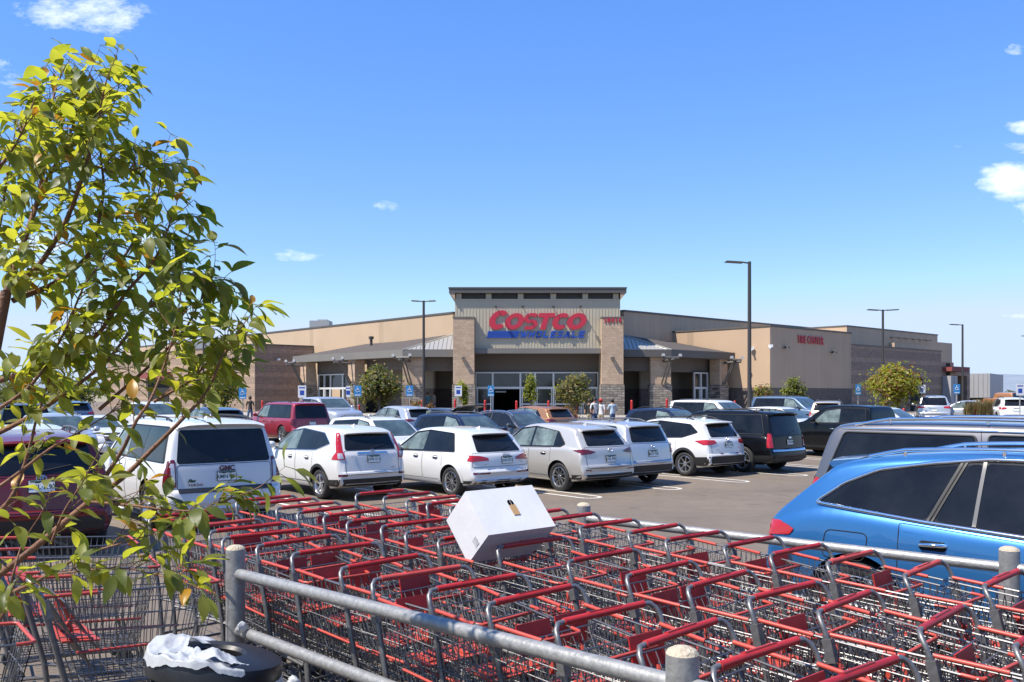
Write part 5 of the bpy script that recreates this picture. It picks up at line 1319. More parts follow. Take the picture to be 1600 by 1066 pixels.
# canopy roofs either side
for side_ in (-1, 1):
    D, N_ = (LD, LN) if side_ < 0 else (RD, RN)
    Cc = Vector((-8.55, TY, 0)) if side_ < 0 else Vector((12.45, TY, 0)); T0 = Vector((Xp(709.5), TY, 0)) if side_ < 0 else Vector((Xp(971.5), TY, 0))
    ln = 17.7 if side_ < 0 else 8.6; E = Cc + D * ln
    # fascia: front piece then the piece running back
    zt, zb_ = 5.45, 4.86
    b = BB()
    b.span((min(T0.x, Cc.x), TY, zb_), (max(T0.x, Cc.x), TY + .3, zt)); slabwall(b, Cc, D, N_, ln, zb_ + .002, zt - .002, .3)
    b.put('canopy_fascia', M['fascia2'] if side_ < 0 else M['fascia'])
    inner = Cc - N_ * 8.1
    # roof planes rising to the walls
    hi = 6.9; Ti = Vector((T0.x, TY + 8.2, hi))
    Wp = (ML if side_ < 0 else MR)
    b = BB(); apex = Vector((T0.x, Wp.y, hi))
    p1 = Vector((Cc.x, Cc.y, zt - .05)); p0 = Vector((T0.x, TY, zt - .05)); pe = Vector((E.x, E.y, zt - .05))
    ap = Vector((T0.x + (0), TY + 3.2, hi)); wl = Cc - N_ * 8.0; wi = Vector((wl.x, wl.y, hi)); we = Vector((E.x - N_.x * 8.0, E.y - N_.y * 8.0, hi))
    b = BB(); b.add([p0, p1, ap], [(0, 1, 2)])
    for k in range(1, 12):
        t = k / 12; a_ = p0.lerp(p1, t); q = ap.lerp(p1, t); q2 = Vector((a_.x, 0, 0))
        yy = (q.y - TY); b.tube([a_ + Vector((0, 0, .03)), Vector((a_.x, q.y, q.z + .03))], .035, 4)
    b.tube([p1 + Vector((0, 0, .03)), ap + Vector((0, 0, .03))], .06, 5)
    b.put('hip_roof', M['seam'])
    b = BB(); b.add([p1, pe, we, wi, ap], [(0, 1, 2, 3, 4)]); b.put('canopy_roof', M['shingle'])
    b = BB(); slabwall(b, Cc - N_ * .35, D, N_, ln, zb_ - .0, zb_ + .05, 7.5); b.span((min(T0.x, Cc.x), TY + .32, zb_ + .06), (max(T0.x, Cc.x), TY + 7, zb_ + .10)); b.put('canopy_soffit', M['soffit'])
    # pillars along the canopy edge
    if side_ < 0: spots = [(.35, 1.6, 'c'), (7.9, 1.05, ''), (16.2, 1.05, '')]
    else: spots = [(.35, 1.6, 'c'), (7.3, 1.1, '')]
    for s_, wdt, kk in spots:
        c = Cc + D * s_ - N_ * .75
        ang = math.atan2(D.y, D.x); Mx = Matrix.Rotation(ang if kk == '' else 0, 4, 'Z')
        if kk: c = Cc + Vector((-side_ * .75, .95, 0))
        b = BB(); b.box((c.x, c.y, (2.7 + zb_) / 2), (wdt, 1.0, zb_ - 2.7), Mx); o = b.put('pillar', M['brick'])
        b = BB(); b.box((c.x, c.y, (GZ + 2.697) / 2), (wdt + .14, 1.14, 2.697 - GZ), Mx); b.put('stone_base', M['stone'], o)
        # slanted bracket with cross bars and flood lamps
        f_ = N_ if not kk else (N_ + Vector((0, -1, 0))).normalized()
        base = c + f_ * .55
        b = BB(); top_ = base + f_ * 1.15
        q = f_.cross(Vector((0, 0, 1))).normalized()
        for s2 in (-.14, .14):
            b.tube([base + q * s2 + Vector((0, 0, 2.75)), top_ + q * s2 + Vector((0, 0, 4.85))], .075, 4)
        b.tube([base + Vector((0, 0, 4.55)), top_ + f_ * .5 + Vector((0, 0, 4.62))], .10, 4)
        b.tube([top_ - q * .75 + Vector((0, 0, 4.78)), top_ + q * .75 + Vector((0, 0, 4.78))], .10, 4)
        bo = b.put('bracket', M['fascia'])
        b = BB()
        for s2 in (-.75, .75): b.box(top_ + q * s2 + f_ * .12 + Vector((0, 0, 4.98)), (.26, .26, .2), None, 0, .7)
        b.put('flood_lamp', M['rtu'], bo)
    # walls behind the openings
    b = BB()
    if side_ < 0:
        slabwall(b, Cc + D * 9.0 - N_ * 1.6, D, N_, 7.0, 3.75, zb_, .3); slabwall(b, Cc + D * 1.4 - N_ * 1.6, D, N_, 6.2, 3.9, zb_, .3)
    else: slabwall(b, Cc + D * 1.2 - N_ * 1.6, D, N_, 6.0, 3.75, zb_, .3)
    b.span((min(T0.x, Cc.x) + (.9 if side_ < 0 else .05), TY + 1.2, 3.78), (max(T0.x, Cc.x) - (.05 if side_ < 0 else .9), TY + 1.5, zb_)); b.put('canopy_header', M['soffit'])
    b = BB(); x0_, x1_ = min(T0.x, Cc.x), max(T0.x, Cc.x)
    b.span((x0_, TY + 5.5, 2.4), (x1_, TY + 5.7, zb_))
    x = x0_ + .1
    while x < x1_: b.span((x, TY + 5.45, 2.42), (x + .05, TY + 5.498, 3.9)); x += .25
    if side_ > 0: slabwall(b, Cc + D * .6 - N_ * 3.6, D, N_, 7.6, 2.4, zb_, .2)
    else: slabwall(b, Cc + D * .8 - N_ * 3.6, D, N_, 6.5, 2.4, zb_, .2)
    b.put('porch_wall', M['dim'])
    b = BB(); b.span((x0_, TY + 5.48, GZ), (x1_, TY + 5.72, 2.397))
    if side_ > 0: slabwall(b, Cc + D * .6 - N_ * 3.58, D, N_, 7.6, GZ, 2.397, .2)
    else: slabwall(b, Cc + D * .8 - N_ * 3.58, D, N_, 6.5, GZ, 2.397, .2)
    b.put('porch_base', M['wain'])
P0 = Vector((-8.55, TY, 0)) + LD * 15.6 - LN * 1.5
storefront(P0, -LD, LN, 6.6, 3.75, 2.46, [1.1, 2.2, 4.3, 5.6], (2.2, 4.3))
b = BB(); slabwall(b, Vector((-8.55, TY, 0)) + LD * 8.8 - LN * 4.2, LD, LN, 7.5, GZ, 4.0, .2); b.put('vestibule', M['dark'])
P0 = Vector((12.45, TY, 0)) + RD * 4.6 - RN * 1.3
storefront(P0, RD, RN, 1.9, 3.75, 2.46, [.95], None)
# ---- long brick block left of the canopy
NB = Vector((-26.4, 92, 0))
b = BB(); slabwall(b, NB, LD, LN, 46, GZ, 7.0, 8.0); b.put('side_block', M['brickst'])
b = BB(); slabwall(b, NB + LN * .05 - LD * .05, LD, LN, 46.1, 7.0, 7.14, 8.1); b.put('side_coping', M['fascia'])
b = BB(); slabwall(b, NB + LD * 22 + LN * .8, LD, LN, 9, 3.9, 4.6, .8); b.put('awning', M['awnred'])
b = BB(); slabwall(b, NB + LD * 23 + LN * .05, LD, LN, 7, GZ, 3.6, .05); b.put('side_door', M['dark'])
b = BB(); q = NB - LN * 2.6 - LD * .15; b.box((q.x, q.y, 5.55), (.3, .3, .2)); b.put('wall_lamp', M['camwhite'])
# ---- tyre bay block on the right
C1 = Vector((21.2, 73.6, 0))
b = BB(); slabwall(b, C1, RD, RN, 13.5, 2.46, 7.5, 12.4); b.put('tyre_bay_wall', M['tan2'])
b = BB(); slabwall(b, C1 + RN * .04 - RD * .04, RD, RN, 13.58, GZ, 2.457, 12.4); b.put('tyre_bay_base', M['wain'])
b = BB(); slabwall(b, C1 + RN * .06 - RD * .06, RD, RN, 13.62, 7.5, 7.64, 12.5); b.put('tyre_bay_coping', M['fascia'])
me = text_mesh('TIRE CENTER', .92, .06, 0, .012, 1.0)
xs_ = [v.co.x for v in me.vertices]; me.transform(Matrix.Scale(4.35 / (max(xs_) - min(xs_)), 4, (1, 0, 0)))
c = C1 + RD * 6.3 + RN * .06; o = link('wall_lettering', me, M['signred'], store, (c.x - OFF.x, c.y - OFF.y, 6.60)); o.rotation_euler = (R(90), 0, math.atan2(RD.y, RD.x))
for s_, z in ((2.1, 5.85), (9.9, 5.7)):
    c = C1 + RD * s_ + RN * .28; b = BB(); b.box((c.x, c.y, z), (.45, .45, .16), Matrix.Rotation(math.atan2(RD.y, RD.x), 4, 'Z'), 0, .6); b.put('wall_lamp', M['lampmetal'])
for p_, z in ((C1 - RN * 1.6 - RD * .2, 5.75), (C1 + RN * .15 - RD * .15, 5.9)):
    b = BB(); b.box((p_.x, p_.y, z), (.3, .3, .22)); b.tube([(p_.x, p_.y, z - .1), (p_.x - .15, p_.y - .25, z - .22)], .09, 8); b.put('security_camera', M['camwhite'])
BR = C1 + RD * 13.5 - RN * .35
b = BB(); slabwall(b, BR, RD, RN, 20.4, GZ, 6.5, 6.0); b.put('brick_wing', M['brickst'])
b = BB(); slabwall(b, BR + RN * .05, RD, RN, 20.5, 6.5, 6.62, 6.1); b.put('wing_coping', M['fascia'])
b = BB(); slabwall(b, BR + RD * 13 + RN * .05, RD, RN, 2.8, GZ, 3.6, .05); b.put('roller_door', M['dark'])
b = BB(); c = BR + RD * 11.5 + RN * .3; b.box((c.x, c.y, 4.3), (.4, .4, .16), None, 0, .6); b.put('wall_lamp', M['lampmetal'])
UP = BR + RD * 5.6 - RN * 3.0
b = BB(); slabwall(b, BR - RN * 3.0 - RD * 2, RD, RN, 7.7, 6.6, 8.0, 8); slabwall(b, UP, RD, RN, 21.0, 6.55, 8.65, 8); slabwall(b, UP + RD * 21, RD, RN, 4.0, GZ, 7.9, 8); slabwall(b, UP + RD * 9 + RN * .6, RD, RN, 10.5, 6.6, 7.35, .6); b.put('upper_wall', M['tan'])
b = BB(); slabwall(b, UP + RN * .05 - RD * .05, RD, RN, 21.1, 8.65, 8.78, 8.1)
for k in range(6): c = UP + RD * (9.5 + k * 1.7) + RN * .35; b.box((c.x, c.y, 7.95), (.5, .5, .1))
b.put('upper_coping', M['fascia'])
# loading corner
DK = BR + RD * 20.4
b = BB(); slabwall(b, DK, RD, RN, 3.2, GZ, 5.4, 5); slabwall(b, DK + RD * 3.2 - RN * .3, RD, RN, 4.4, 4.0, 5.0, 5); slabwall(b, DK + RD * 7.6 - RN * .3, RD, RN, .8, GZ, 5.0, 5); b.put('loading_dock', M['brickst'])
b = BB(); slabwall(b, DK + RD * .3 + RN * 1.0, RD, RN, 4.4, 4.40, 4.85, 1.0); b.put('awning', M['awnred'])
b = BB(); slabwall(b, DK + RD * 1.2 + RN * .05, RD, RN, 1.0, 3.0, 5.3, .05); slabwall(b, DK + RD * 3.2 - RN * 2, RD, RN, 4.4, GZ, 4.0, .2); b.put('dock_door', M['dark'])
# roof gear
b = BB(); c = at(493, 513, 103); b.box((c.x, c.y + 3, 9.9), (2.3, 2.0, 1.3)); b.box((c.x + .3, c.y + 3, 10.62), (1.1, 1.6, .14)); b.put('roof_unit', M['rtu'])
b = BB(); c = at(580, 532, 84); b.tube([(c.x, c.y, 6.0), (c.x, c.y, 7.1)], .13, 8); b.tube([(c.x, c.y, 7.1), (c.x, c.y, 7.35)], .24, 8); b.put('roof_vent', M['lampmetal'])
b = BB(); c = at(328, 535, 115); b.box((c.x, c.y - 1, 7.9), (2.6, 2, 1.9)); b.put('roof_unit', M['rtu'])
# pavement in front of the store
mb = MB(); mb.span((-27, 63.5, .0), (34, 80, GZ + .12)); tag(mb.build('sidewalk', M['concrete']), kind='structure')
# ================================================================== more cars, further off
def far_front(key, color, label, px, Y, az, group='cars further across the lot', name='parked_car', far=True):
    """place by the middle of the car"""
    S = SPECS[key]; X = (px - CX) / F * Y; h = Vector((math.sin(R(az)), math.cos(R(az))))
    p = Vector((X, Y)) - h * S['L'] / 2
    return car(name, key, color, label, 'car', (p.x, p.y, ground(Y)), az, group, far)
far_front('wagon_red', 'red', 'red full size SUV seen beyond the white crossover with tall lamps', 448, 42.0, -40, far=False)
far_front('pickup', 'silver', 'silver pickup truck facing right, just beyond the red SUV', 507, 48.5, 140, name='parked_truck')
far_front('cross_upright', 'white', 'white SUV showing its windscreen, nose to nose behind the tall lamp crossover', 594, 27.9, 140)
far_front('cross_swept', 'silver', 'silver grey crossover below the round tree by the entrance', 622, 43.0, -40)
far_front('cross_swept', 'orange', 'burnt orange crossover in front of the entrance doors', 833, 43.0, -40)
far_front('cross_upright', 'navy', 'dark blue SUV with a windscreen, behind the white compact crossover', 726, 31.0, 140)
far_front('cross_premium', 'charcoal', 'charcoal crossover between the orange one and the champagne one', 803, 35.5, 140)
far_front('cross_wide_lamp', 'navy', 'navy crossover facing right behind the silver crossover', 1048, 38.5, 140)
far_front('wagon_white', 'white', 'white long SUV facing right in front of the right canopy pillar', 1118, 45.0, 140)
far_front('cross_swept', 'white', 'white crossover roof between the lamp post and the black pickup', 1222, 41.5, 140)
far_front('wagon_black', 'steelblue', 'steel blue SUV below the small tree at the tire center', 1240, 52.0, 140)
far_front('cross_upright', 'tan', 'tan SUV seen from behind just over the black pickup roof', 1296, 50.0, 24)
far_front('pickup', 'black', 'black pickup truck beside the glossy black SUV', 1335, 33.2, -40, name='parked_truck', far=False)
far_front('cross_low_glass', 'white', 'white hatchback half hidden under the yellow orange tree', 1385, 43.0, 140)
far_front('minivan', 'silver', 'silver minivan seen from behind, right of the yellow orange tree', 1456, 59.0, 22)
far_front('sedan', 'silver', 'pale silver sedan next to the tan ornamental grass', 1508, 58.0, -60)
far_front('cross_wide_lamp', 'white', 'white crossover seen from behind near the right picture edge', 1576, 57.0, 18)
far_front('pickup', 'orange', 'orange pickup truck far off beside the white trailer', 1578, 84.0, 60, name='parked_truck')
far_front('cross_low_glass', 'white', 'white car just above the dark red car roof at the left', 40, 24.0, -38)
far_front('cross_upright', 'silver', 'silver car with its windscreen towards us behind the leaves', 90, 31.0, 140)
far_front('wagon_black', 'black', 'black SUV far left behind the tree branches', 22, 38.0, -40)
far_front('sedan', 'white', 'white sedan behind the tree, left of the white full size SUV', 150, 36.0, 140)
far_front('cross_swept', 'charcoal', 'charcoal crossover hidden behind the white full size SUV', 330, 41.0, -40)
far_front('minivan', 'white', 'white minivan behind the leaves in front of the brick side block', 245, 46.0, 140)
far_front('cross_wide_lamp', 'steelblue', 'steel blue crossover at the far left edge of the lot', 105, 50.0, -40)
# car with its tailgate raised
hc = far_front('cross_low_glass', 'charcoal', 'dark hatchback with its tailgate raised below the left entrance pillar', 690, 42.0, -40)
mb = MB(); S_ = SPECS['cross_low_glass']
rows_ = []
for i in range(8):
    t = i / 7; x = .62 - .95 * t; z = 1.50 + .28 * math.sin(t * 1.6) * 1.0 - .10 * t
    rows_.append([Vector((x, y * (.58 + .14 * t), z + .05 * (1 - (y) ** 2))) for y in (-1, -.5, 0, .5, 1)])
def sheet(mb, rows, off, m=0):
    v0 = [p for r_ in rows for p in r_]; n = len(rows[0]); vs = v0 + [p + Vector((.01, 0, -off)) for p in v0]; N = len(v0); fs = []
    for i in range(len(rows) - 1):
        for j in range(n - 1):
            a = i * n + j; fs += [(a, a + 1, a + n + 1, a + n), (N + a, N + a + n, N + a + n + 1, N + a + 1)]
    for i in range(len(rows) - 1):
        for j in (0, n - 1): a = i * n + j; fs.append((a, a + n, N + a + n, N + a))
    for j in range(n - 1):
        for i in (0, len(rows) - 1): a = i * n + j; fs.append((a, a + 1, N + a + 1, N + a))
    mb.add(vs, fs, m)
sheet(mb, rows_, .05); o = mb.build('raised_tailgate', P['charcoal'], hc, 40)
mb = MB(); sheet(mb, [[p * 1 + Vector((0, -p.y * .16, -.062)) for p in r_] for r_ in rows_[1:6]], .008); mb.build('rear_window', M['glassl'], o, 40)

# ================================================================== lamp posts, signs, bollards
M['pole'] = mat('bronze_pole', (.055, .05, .048), .45, .3)
def lamp_post(px, top_py, arms, label, zt=8.6, py0=None):
    Y = (zt - CAMZ) * F / (HZ - top_py); X = (px - CX) / F * Y; g = ground(Y)
    hl = .52 if px == 662 else .88
    t = thing('lamp_post', label, 'lamp post', (X, Y, g), 0, 'car park lamp posts')
    mb = MB(); mb.tube([(0, 0, .75), (0, 0, zt - g)], [.11, .085], 12); mb.build('pole', M['pole'], t, 50)
    mb = MB(); mb.lathe([(.28, 0), (.28, .72), (.25, .78), (.001, .78)], 20); mb.build('base', M['concrete'], t, 40)
    for s_ in arms:
        mb = MB(); mb.tube([(0, 0, zt - g - .08), (s_ * .4, 0, zt - g - .02)], .04, 6)
        mb.box((s_ * (.35 + hl / 2), 0, zt - g - .02), (hl, .40, .07), Matrix.Rotation(-s_ * .06, 4, 'Y'), 0, .85)
        o = mb.build('lamp_head', M['pole'], t)
    return t
lamp_post(662, 470, (-1, 1), 'tall bronze twin lamp post left of the store entrance')
lamp_post(1171, 409, (-1,), 'tallest bronze lamp post, single arm, in front of the tire center')
lamp_post(1379.5, 484, (-1, 1), 'twin lamp post behind the yellow orange tree')
lamp_post(1504, 507, (-1,), 'single arm lamp post above the loading dock')
lamp_post(1613, 525, (-1,), 'single arm lamp post cut off by the right picture edge')
lamp_post(318, 510, (1,), 'bronze lamp post behind the leaves in front of the brick block')
M['bollred'] = mat('bollard_red', (.42, .02, .02), .4, noise=.1)
BM = MB(); BM.tube([(0, 0, 0), (0, 0, 1.06)], .085, 14); BM.lathe([(.085, 1.06), (.07, 1.10), (.04, 1.125), (.001, 1.13)], 14)
BME = BM.mesh('bollard', 50); BME.materials.append(M['bollred'])
bol = [(410, 606, 66, 'behind the red SUV, left of the left doors'), (486, 625, 50, 'wide, nearest, right of the red SUV'), (518, 604, 68, 'at the left wing doors'), (561, 613, 62, 'left of the round tree'), (659, 605, 66, 'right of the round tree by the twin lamp post'),
       (711, 604, 64, 'left of the tower by the raised tailgate'), (716, 622, 56, 'lower, by the raised tailgate'), (758, 605, 62, 'by the left entrance door'), (767, 628, 54, 'lower, by the left entrance door'), (807, 606, 66, 'by the right jamb of the open entrance'),
       (857, 606, 66, 'between the entrance doors and the leafy shrub'), (900, 612, 60, 'under the leafy shrub'), (987, 603, 60, 'right of the tower, beside the people'), (1042, 603, 64, 'in front of the right canopy pillar'),
       (1106, 606, 68, 'by the right wing door'), (1148, 606, 68, 'right of the right wing door'), (1179, 606, 66, 'right of the tallest lamp post'), (1230, 607, 68, 'below the tire center wall'), (1412, 618, 56, 'left of the silver minivan'), (1524, 622, 56, 'right of the pale silver sedan'), (1594, 624, 56, 'at the right picture edge')]
for px, py, Y, txt in bol:
    py += 20; Y = float(Y); c = at(px, 615, Y)
    o = bpy.data.objects.new('bollard', BME); COL.objects.link(o); gz = max(ground(Y), .32 if Y > 63.5 else -9)
    o.location = (c.x, Y, gz); k = 1.35 if 'wide' in txt else 1; o.scale = (k, k, min(1.25, max(.9, (c.z + (615 - py) / F * Y - gz) / 1.13)))
    tag(o, 'red round bollard %s' % txt, 'bollard', 'red bollards along the store front')
M['signblueb'] = mat('sign_panel_blue', (.03, .20, .45), .5); M['signwhite'] = mat('sign_panel_white', (.62, .63, .64), .5)
def wheel_symbol(mb, s, y):
    mb.tube([(-.03 * s, y, .34 * s), (-.02 * s, y, .08 * s), (.16 * s, y, .06 * s), (.24 * s, y, -.2 * s), (.32 * s, y, -.17 * s)], .035 * s, 5)
    mb.tube([(-.02 * s, y, .18 * s), (.14 * s, y, .18 * s)], .03 * s, 5)
    mb.tube([(-.05 * s + .2 * s * math.cos(t), y, -.08 * s + .2 * s * math.sin(t)) for t in [R(100 + 24 * i) for i in range(11)]], .03 * s, 5)
    mb.lathe([(.001, -.01), (.055 * s, -.01), (.055 * s, .01), (.001, .01)], 10, Matrix.Rotation(R(90), 4, 'X'), 0, (-.03 * s, y, .40 * s))
def sign_post(px, py, Y, blue, label, h=.62, wd=.42):
    c = at(px, py, Y); g = ground(Y)
    t = thing('sign', label, 'sign', (c.x, Y, g), 0, 'accessible parking signs')
    mb = MB(); mb.tube([(0, .03, 0), (0, .03, c.z - g + h * .4)], .028, 6); mb.build('post', M['rtu'], t)
    mb = MB(); mb.box((0, 0, c.z - g), (wd, .012, h)); o = mb.build('sign_panel', M['signblueb'] if blue else M['signwhite'], t)
    mb = MB()
    if blue: wheel_symbol(mb, .42, -.012); mb.v = [(x, y, z + c.z - g + .05) for x, y, z in mb.v]; mb.box((0, -.009, c.z - g - .24), (.30, .004, .05))
    else:
        mb.box((0, -.008, c.z - g - .06), (.22, .004, .24)); mb.box((0, -.008, c.z - g + .2), (.3, .004, .06))
    mb.build('sign_symbol', M['signwhite'] if blue else M['signblue'], o)
sign_post(379, 615, 50, True, 'blue accessible parking sign at the brick corner behind the leaves')
sign_post(472, 612, 46, False, 'white parking sign with a blue square above the red SUV')
sign_post(544, 612, 52, False, 'white parking sign seen edge on left of the round tree', .62, .24)
sign_post(559, 611, 52, True, 'blue accessible parking sign in front of the round tree, left side')
sign_post(640, 611, 52, True, 'blue accessible parking sign right of the round tree')
sign_post(716, 611, 52, False, 'white parking sign with a blue square beside the small tree by the tower')
sign_post(767, 611, 52, True, 'blue accessible parking sign by the left entrance door', .62, .36)
sign_post(1341, 609, 60, True, 'pale blue accessible parking sign left of the yellow orange tree', .7, .36)
sign_post(1440, 608, 58, False, 'pair of white parking signs behind the silver minivan', .55, .5)
sign_post(1495, 608, 58, True, 'blue accessible parking sign in front of the white trailer')
sign_post(1594, 609, 48, False, 'white parking sign at the right picture edge')
# trailer beside the dock
tr = thing('trailer', 'white box trailer parked beside the loading dock', 'trailer', (0, 0, 0))
c = at(1540, 615, 112); mb = MB(); Mz = Matrix.Rotation(R(-36), 4, 'Z')
mb.box((c.x, c.y, 2.95), (2.5, 11, 2.9), Mz)
for k in range(-2, 3): mb.box(Vector((c.x, c.y, 2.95)) + Mz @ Vector((k * .5, -5.53, 0)), (.03, .05, 2.8), Mz)
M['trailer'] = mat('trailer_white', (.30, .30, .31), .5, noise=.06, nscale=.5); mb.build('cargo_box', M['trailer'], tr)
for k in (-4.2, 4.0):
    for s_ in (-1.0, 1.0):
        p_ = Vector((c.x, c.y, .72)) + Mz @ Vector((s_, k, 0)); q = Mz @ Vector((.18, 0, 0)); mb = MB(); mb.tube([p_ - q, p_ + q], .5, 16); mb.build('wheel', M['tyre'], tr, 40)
mb = MB(); mb.box((c.x, c.y, 1.35), (2.0, 10.6, .25), Mz); mb.build('chassis', M['black'], tr)
tr = thing('trailer', 'white trailer end standing in the loading dock opening', 'trailer', (0, 0, 0))
Mq = Matrix.Rotation(math.atan2(RD.y, RD.x), 4, 'Z'); c = DK + RD * 1.0 + RN * .5
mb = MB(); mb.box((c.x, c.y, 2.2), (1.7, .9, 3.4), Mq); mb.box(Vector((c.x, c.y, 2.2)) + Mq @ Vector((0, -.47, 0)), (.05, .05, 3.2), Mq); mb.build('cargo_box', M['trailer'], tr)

# ================================================================== leaves
def leafmat(name, col, tcol, tw=.45, rough=.38, spec=.4):
    m = mat(name, col, rough, spec=spec); nt = m.node_tree; b = nt.nodes['Principled BSDF']; o = nt.nodes['Material Output']
    t = nt.nodes.new('ShaderNodeBsdfTranslucent'); t.inputs['Color'].default_value = (*tcol, 1)
    mx = nt.nodes.new('ShaderNodeMixShader'); mx.inputs[0].default_value = tw
    nt.links.new(b.outputs[0], mx.inputs[1]); nt.links.new(t.outputs[0], mx.inputs[2]); nt.links.new(mx.outputs[0], o.inputs['Surface'])
    return m
M['leafa'] = leafmat('leaf_green', (.135, .155, .034), (.52, .52, .04), .55, .5)
M['leafb'] = leafmat('leaf_light_green', (.17, .20, .036), (.50, .54, .035), .52, .5)
M['leafc'] = leafmat('leaf_dark_green', (.080, .108, .028), (.34, .37, .03), .5, .45)
M['leafd'] = leafmat('leaf_yellow_orange', (.38, .20, .02), (.5, .24, .02), .45)
M['leafe'] = leafmat('leaf_grey_green', (.075, .085, .04), (.16, .17, .04), .4, .6)
M['leaff'] = leafmat('leaf_straw', (.22, .17, .07), (.25, .18, .05), .4, .7)
M['leafg'] = leafmat('leaf_rust', (.22, .09, .03), (.30, .11, .02), .4, .6)
M['leafh'] = leafmat('leaf_bright_yellow_green', (.24, .25, .028), (.5, .48, .03), .5)
M['bark'] = mat('reddish_bark', (.165, .078, .042), .75, noise=.35, nscale=14, bump=.4, bscale=60)
M['barkg'] = mat('grey_bark', (.12, .10, .08), .9, noise=.3, nscale=8)
def rvec(rg):
    while True:
        v = Vector((rg.uniform(-1, 1), rg.uniform(-1, 1), rg.uniform(-1, 1)))
        if .05 < v.length < 1: return v.normalized()
def shrub(name, label, cat, px, py_mid, Y, rx, rz, n, size, mats, trunk=True, seed=1, blobs=9, group=None, gz=None, shape='round'):
    rg = random.Random(seed); c = at(px, py_mid, Y); g = ground(Y) if gz is None else gz
    t = thing(name, label, cat, (c.x, Y, g), 0, group); cz = c.z - g
    crown = MB(); bl = []
    for i in range(blobs):
        v = rvec(rg) * rg.uniform(.25, .78); z = v.z
        k = 1.0
        if shape == 'cone': k = .35 + .65 * (1 - (z + 1) / 2)
        bl.append((Vector((v.x * rx * k, v.y * rx * k, cz + z * rz)), rg.uniform(.28, .46)))
    bl.append((Vector((0, 0, cz)), .6 if shape != 'cone' else .45))
    for i in range(n):
        b_, k = rg.choice(bl); d = rvec(rg) * (rg.uniform(.40, 1.06) if rg.random() < .82 else rg.uniform(1.0, 1.55))
        p = b_ + Vector((d.x * rx * k, d.y * rx * k, d.z * rz * k))
        nrm = (d + rvec(rg) * .8 + Vector((0, 0, .4))).normalized(); a = nrm.cross(rvec(rg)).normalized(); q = nrm.cross(a)
        s_ = size * rg.uniform(.6, 1.3); l = s_ * rg.uniform(1.2, 1.9)
        crown.add([p - a * l * .5, p + q * s_ * .4 + a * l * .05, p + a * l * .5 - nrm * s_ * .2, p - q * s_ * .4 + a * l * .05], [(0, 1, 2, 3)], rg.choices(range(len(mats)), [4, 3, 2, 1][:len(mats)])[0])
    crown.build('crown', [M[m] for m in mats], t)
    if trunk:
        mb = MB(); mb.tube([(0, 0, 0), (.03, .02, cz * .45), (0, .0, cz)], [rx * .055 + .03, rx * .045 + .02, .02], 8)
        for i in range(6):
            v = rvec(rg); mb.tube([(0.01, 0, cz * rg.uniform(.45, .8)), (v.x * rx * .5, v.y * rx * .5, cz + abs(v.z) * rz * .5)], [.035, .012], 5)
        mb.build('trunk', M['barkg'], t, 60)
    return t
TG = 'small trees and shrubs along the store front'
shrub('tree', 'broad dark round tree left of the entrance tower', 'tree', 592, 606, 58, 1.75, 1.65, 3800, .16, ['leafe', 'leafc', 'leaff'], seed=2, blobs=16, group=TG)
shrub('tree', 'grey green leafy tree right of the entrance doors', 'tree', 897, 611, 58, 1.45, 1.15, 2600, .14, ['leafe', 'leaff', 'leafa'], seed=3, blobs=14, group=TG)
shrub('tree', 'narrow young tree beside the left tower pillar', 'tree', 724, 614, 58, .55, 1.1, 900, .13, ['leafa', 'leafb'], seed=4, blobs=8, group=TG)
shrub('tree', 'cone shaped young tree in front of the entrance glass', 'tree', 829, 608, 58, .62, 1.05, 1300, .13, ['leafa', 'leafc', 'leafb'], seed=5, blobs=10, group=TG, shape='cone')
shrub('tree', 'loose young tree beside the tallest lamp post', 'tree', 1190, 618, 58, .75, 1.0, 800, .13, ['leafe', 'leafb', 'leafg'], seed=6, blobs=8, group=TG)
shrub('tree', 'loose green tree against the dark base of the tire center', 'tree', 1238, 612, 60, 1.1, 1.1, 1500, .14, ['leafe', 'leafb'], seed=7, blobs=10, group=TG)
shrub('tree', 'broad yellow green tree with orange patches right of the tire center', 'tree', 1403, 600, 58, 2.45, 1.65, 4600, .16, ['leafh', 'leafb', 'leafg', 'leaff'], seed=8, blobs=18, group=TG)
shrub('tree', 'green tree behind the leaves at the brick corner', 'tree', 350, 603, 60, 1.7, 1.7, 1800, .16, ['leafe', 'leafa'], seed=9, blobs=12, group=TG)
shrub('tree', 'dark green tree far left beyond the white cars', 'tree', 110, 612, 62, 2.2, 1.6, 1600, .18, ['leafc', 'leafe'], seed=10, blobs=12, group=TG)
shrub('tree', 'low dark tree at the far left edge', 'tree', 15, 612, 66, 2.4, 1.5, 1500, .18, ['leafc', 'leafe'], seed=18, blobs=12, group=TG)
shrub('shrub', 'rust coloured shrub beneath the grey green tree', 'shrub', 888, 644, 54, .95, .5, 700, .09, ['leafg', 'leaff', 'leafe'], False, 11, 8, TG)
shrub('shrub', 'rust coloured shrub beside the raised tailgate', 'shrub', 676, 642, 52, .55, .55, 450, .09, ['leafg', 'leaff'], False, 12, 6, TG)
shrub('shrub', 'straw coloured shrub right of the round tree', 'shrub', 648, 632, 57, .6, .4, 400, .09, ['leaff', 'leafg'], False, 13, 6, TG)
shrub('shrub', 'orange shrub left of the round tree', 'shrub', 545, 634, 57, .5, .5, 400, .09, ['leafg', 'leaff'], False, 14, 6, TG)
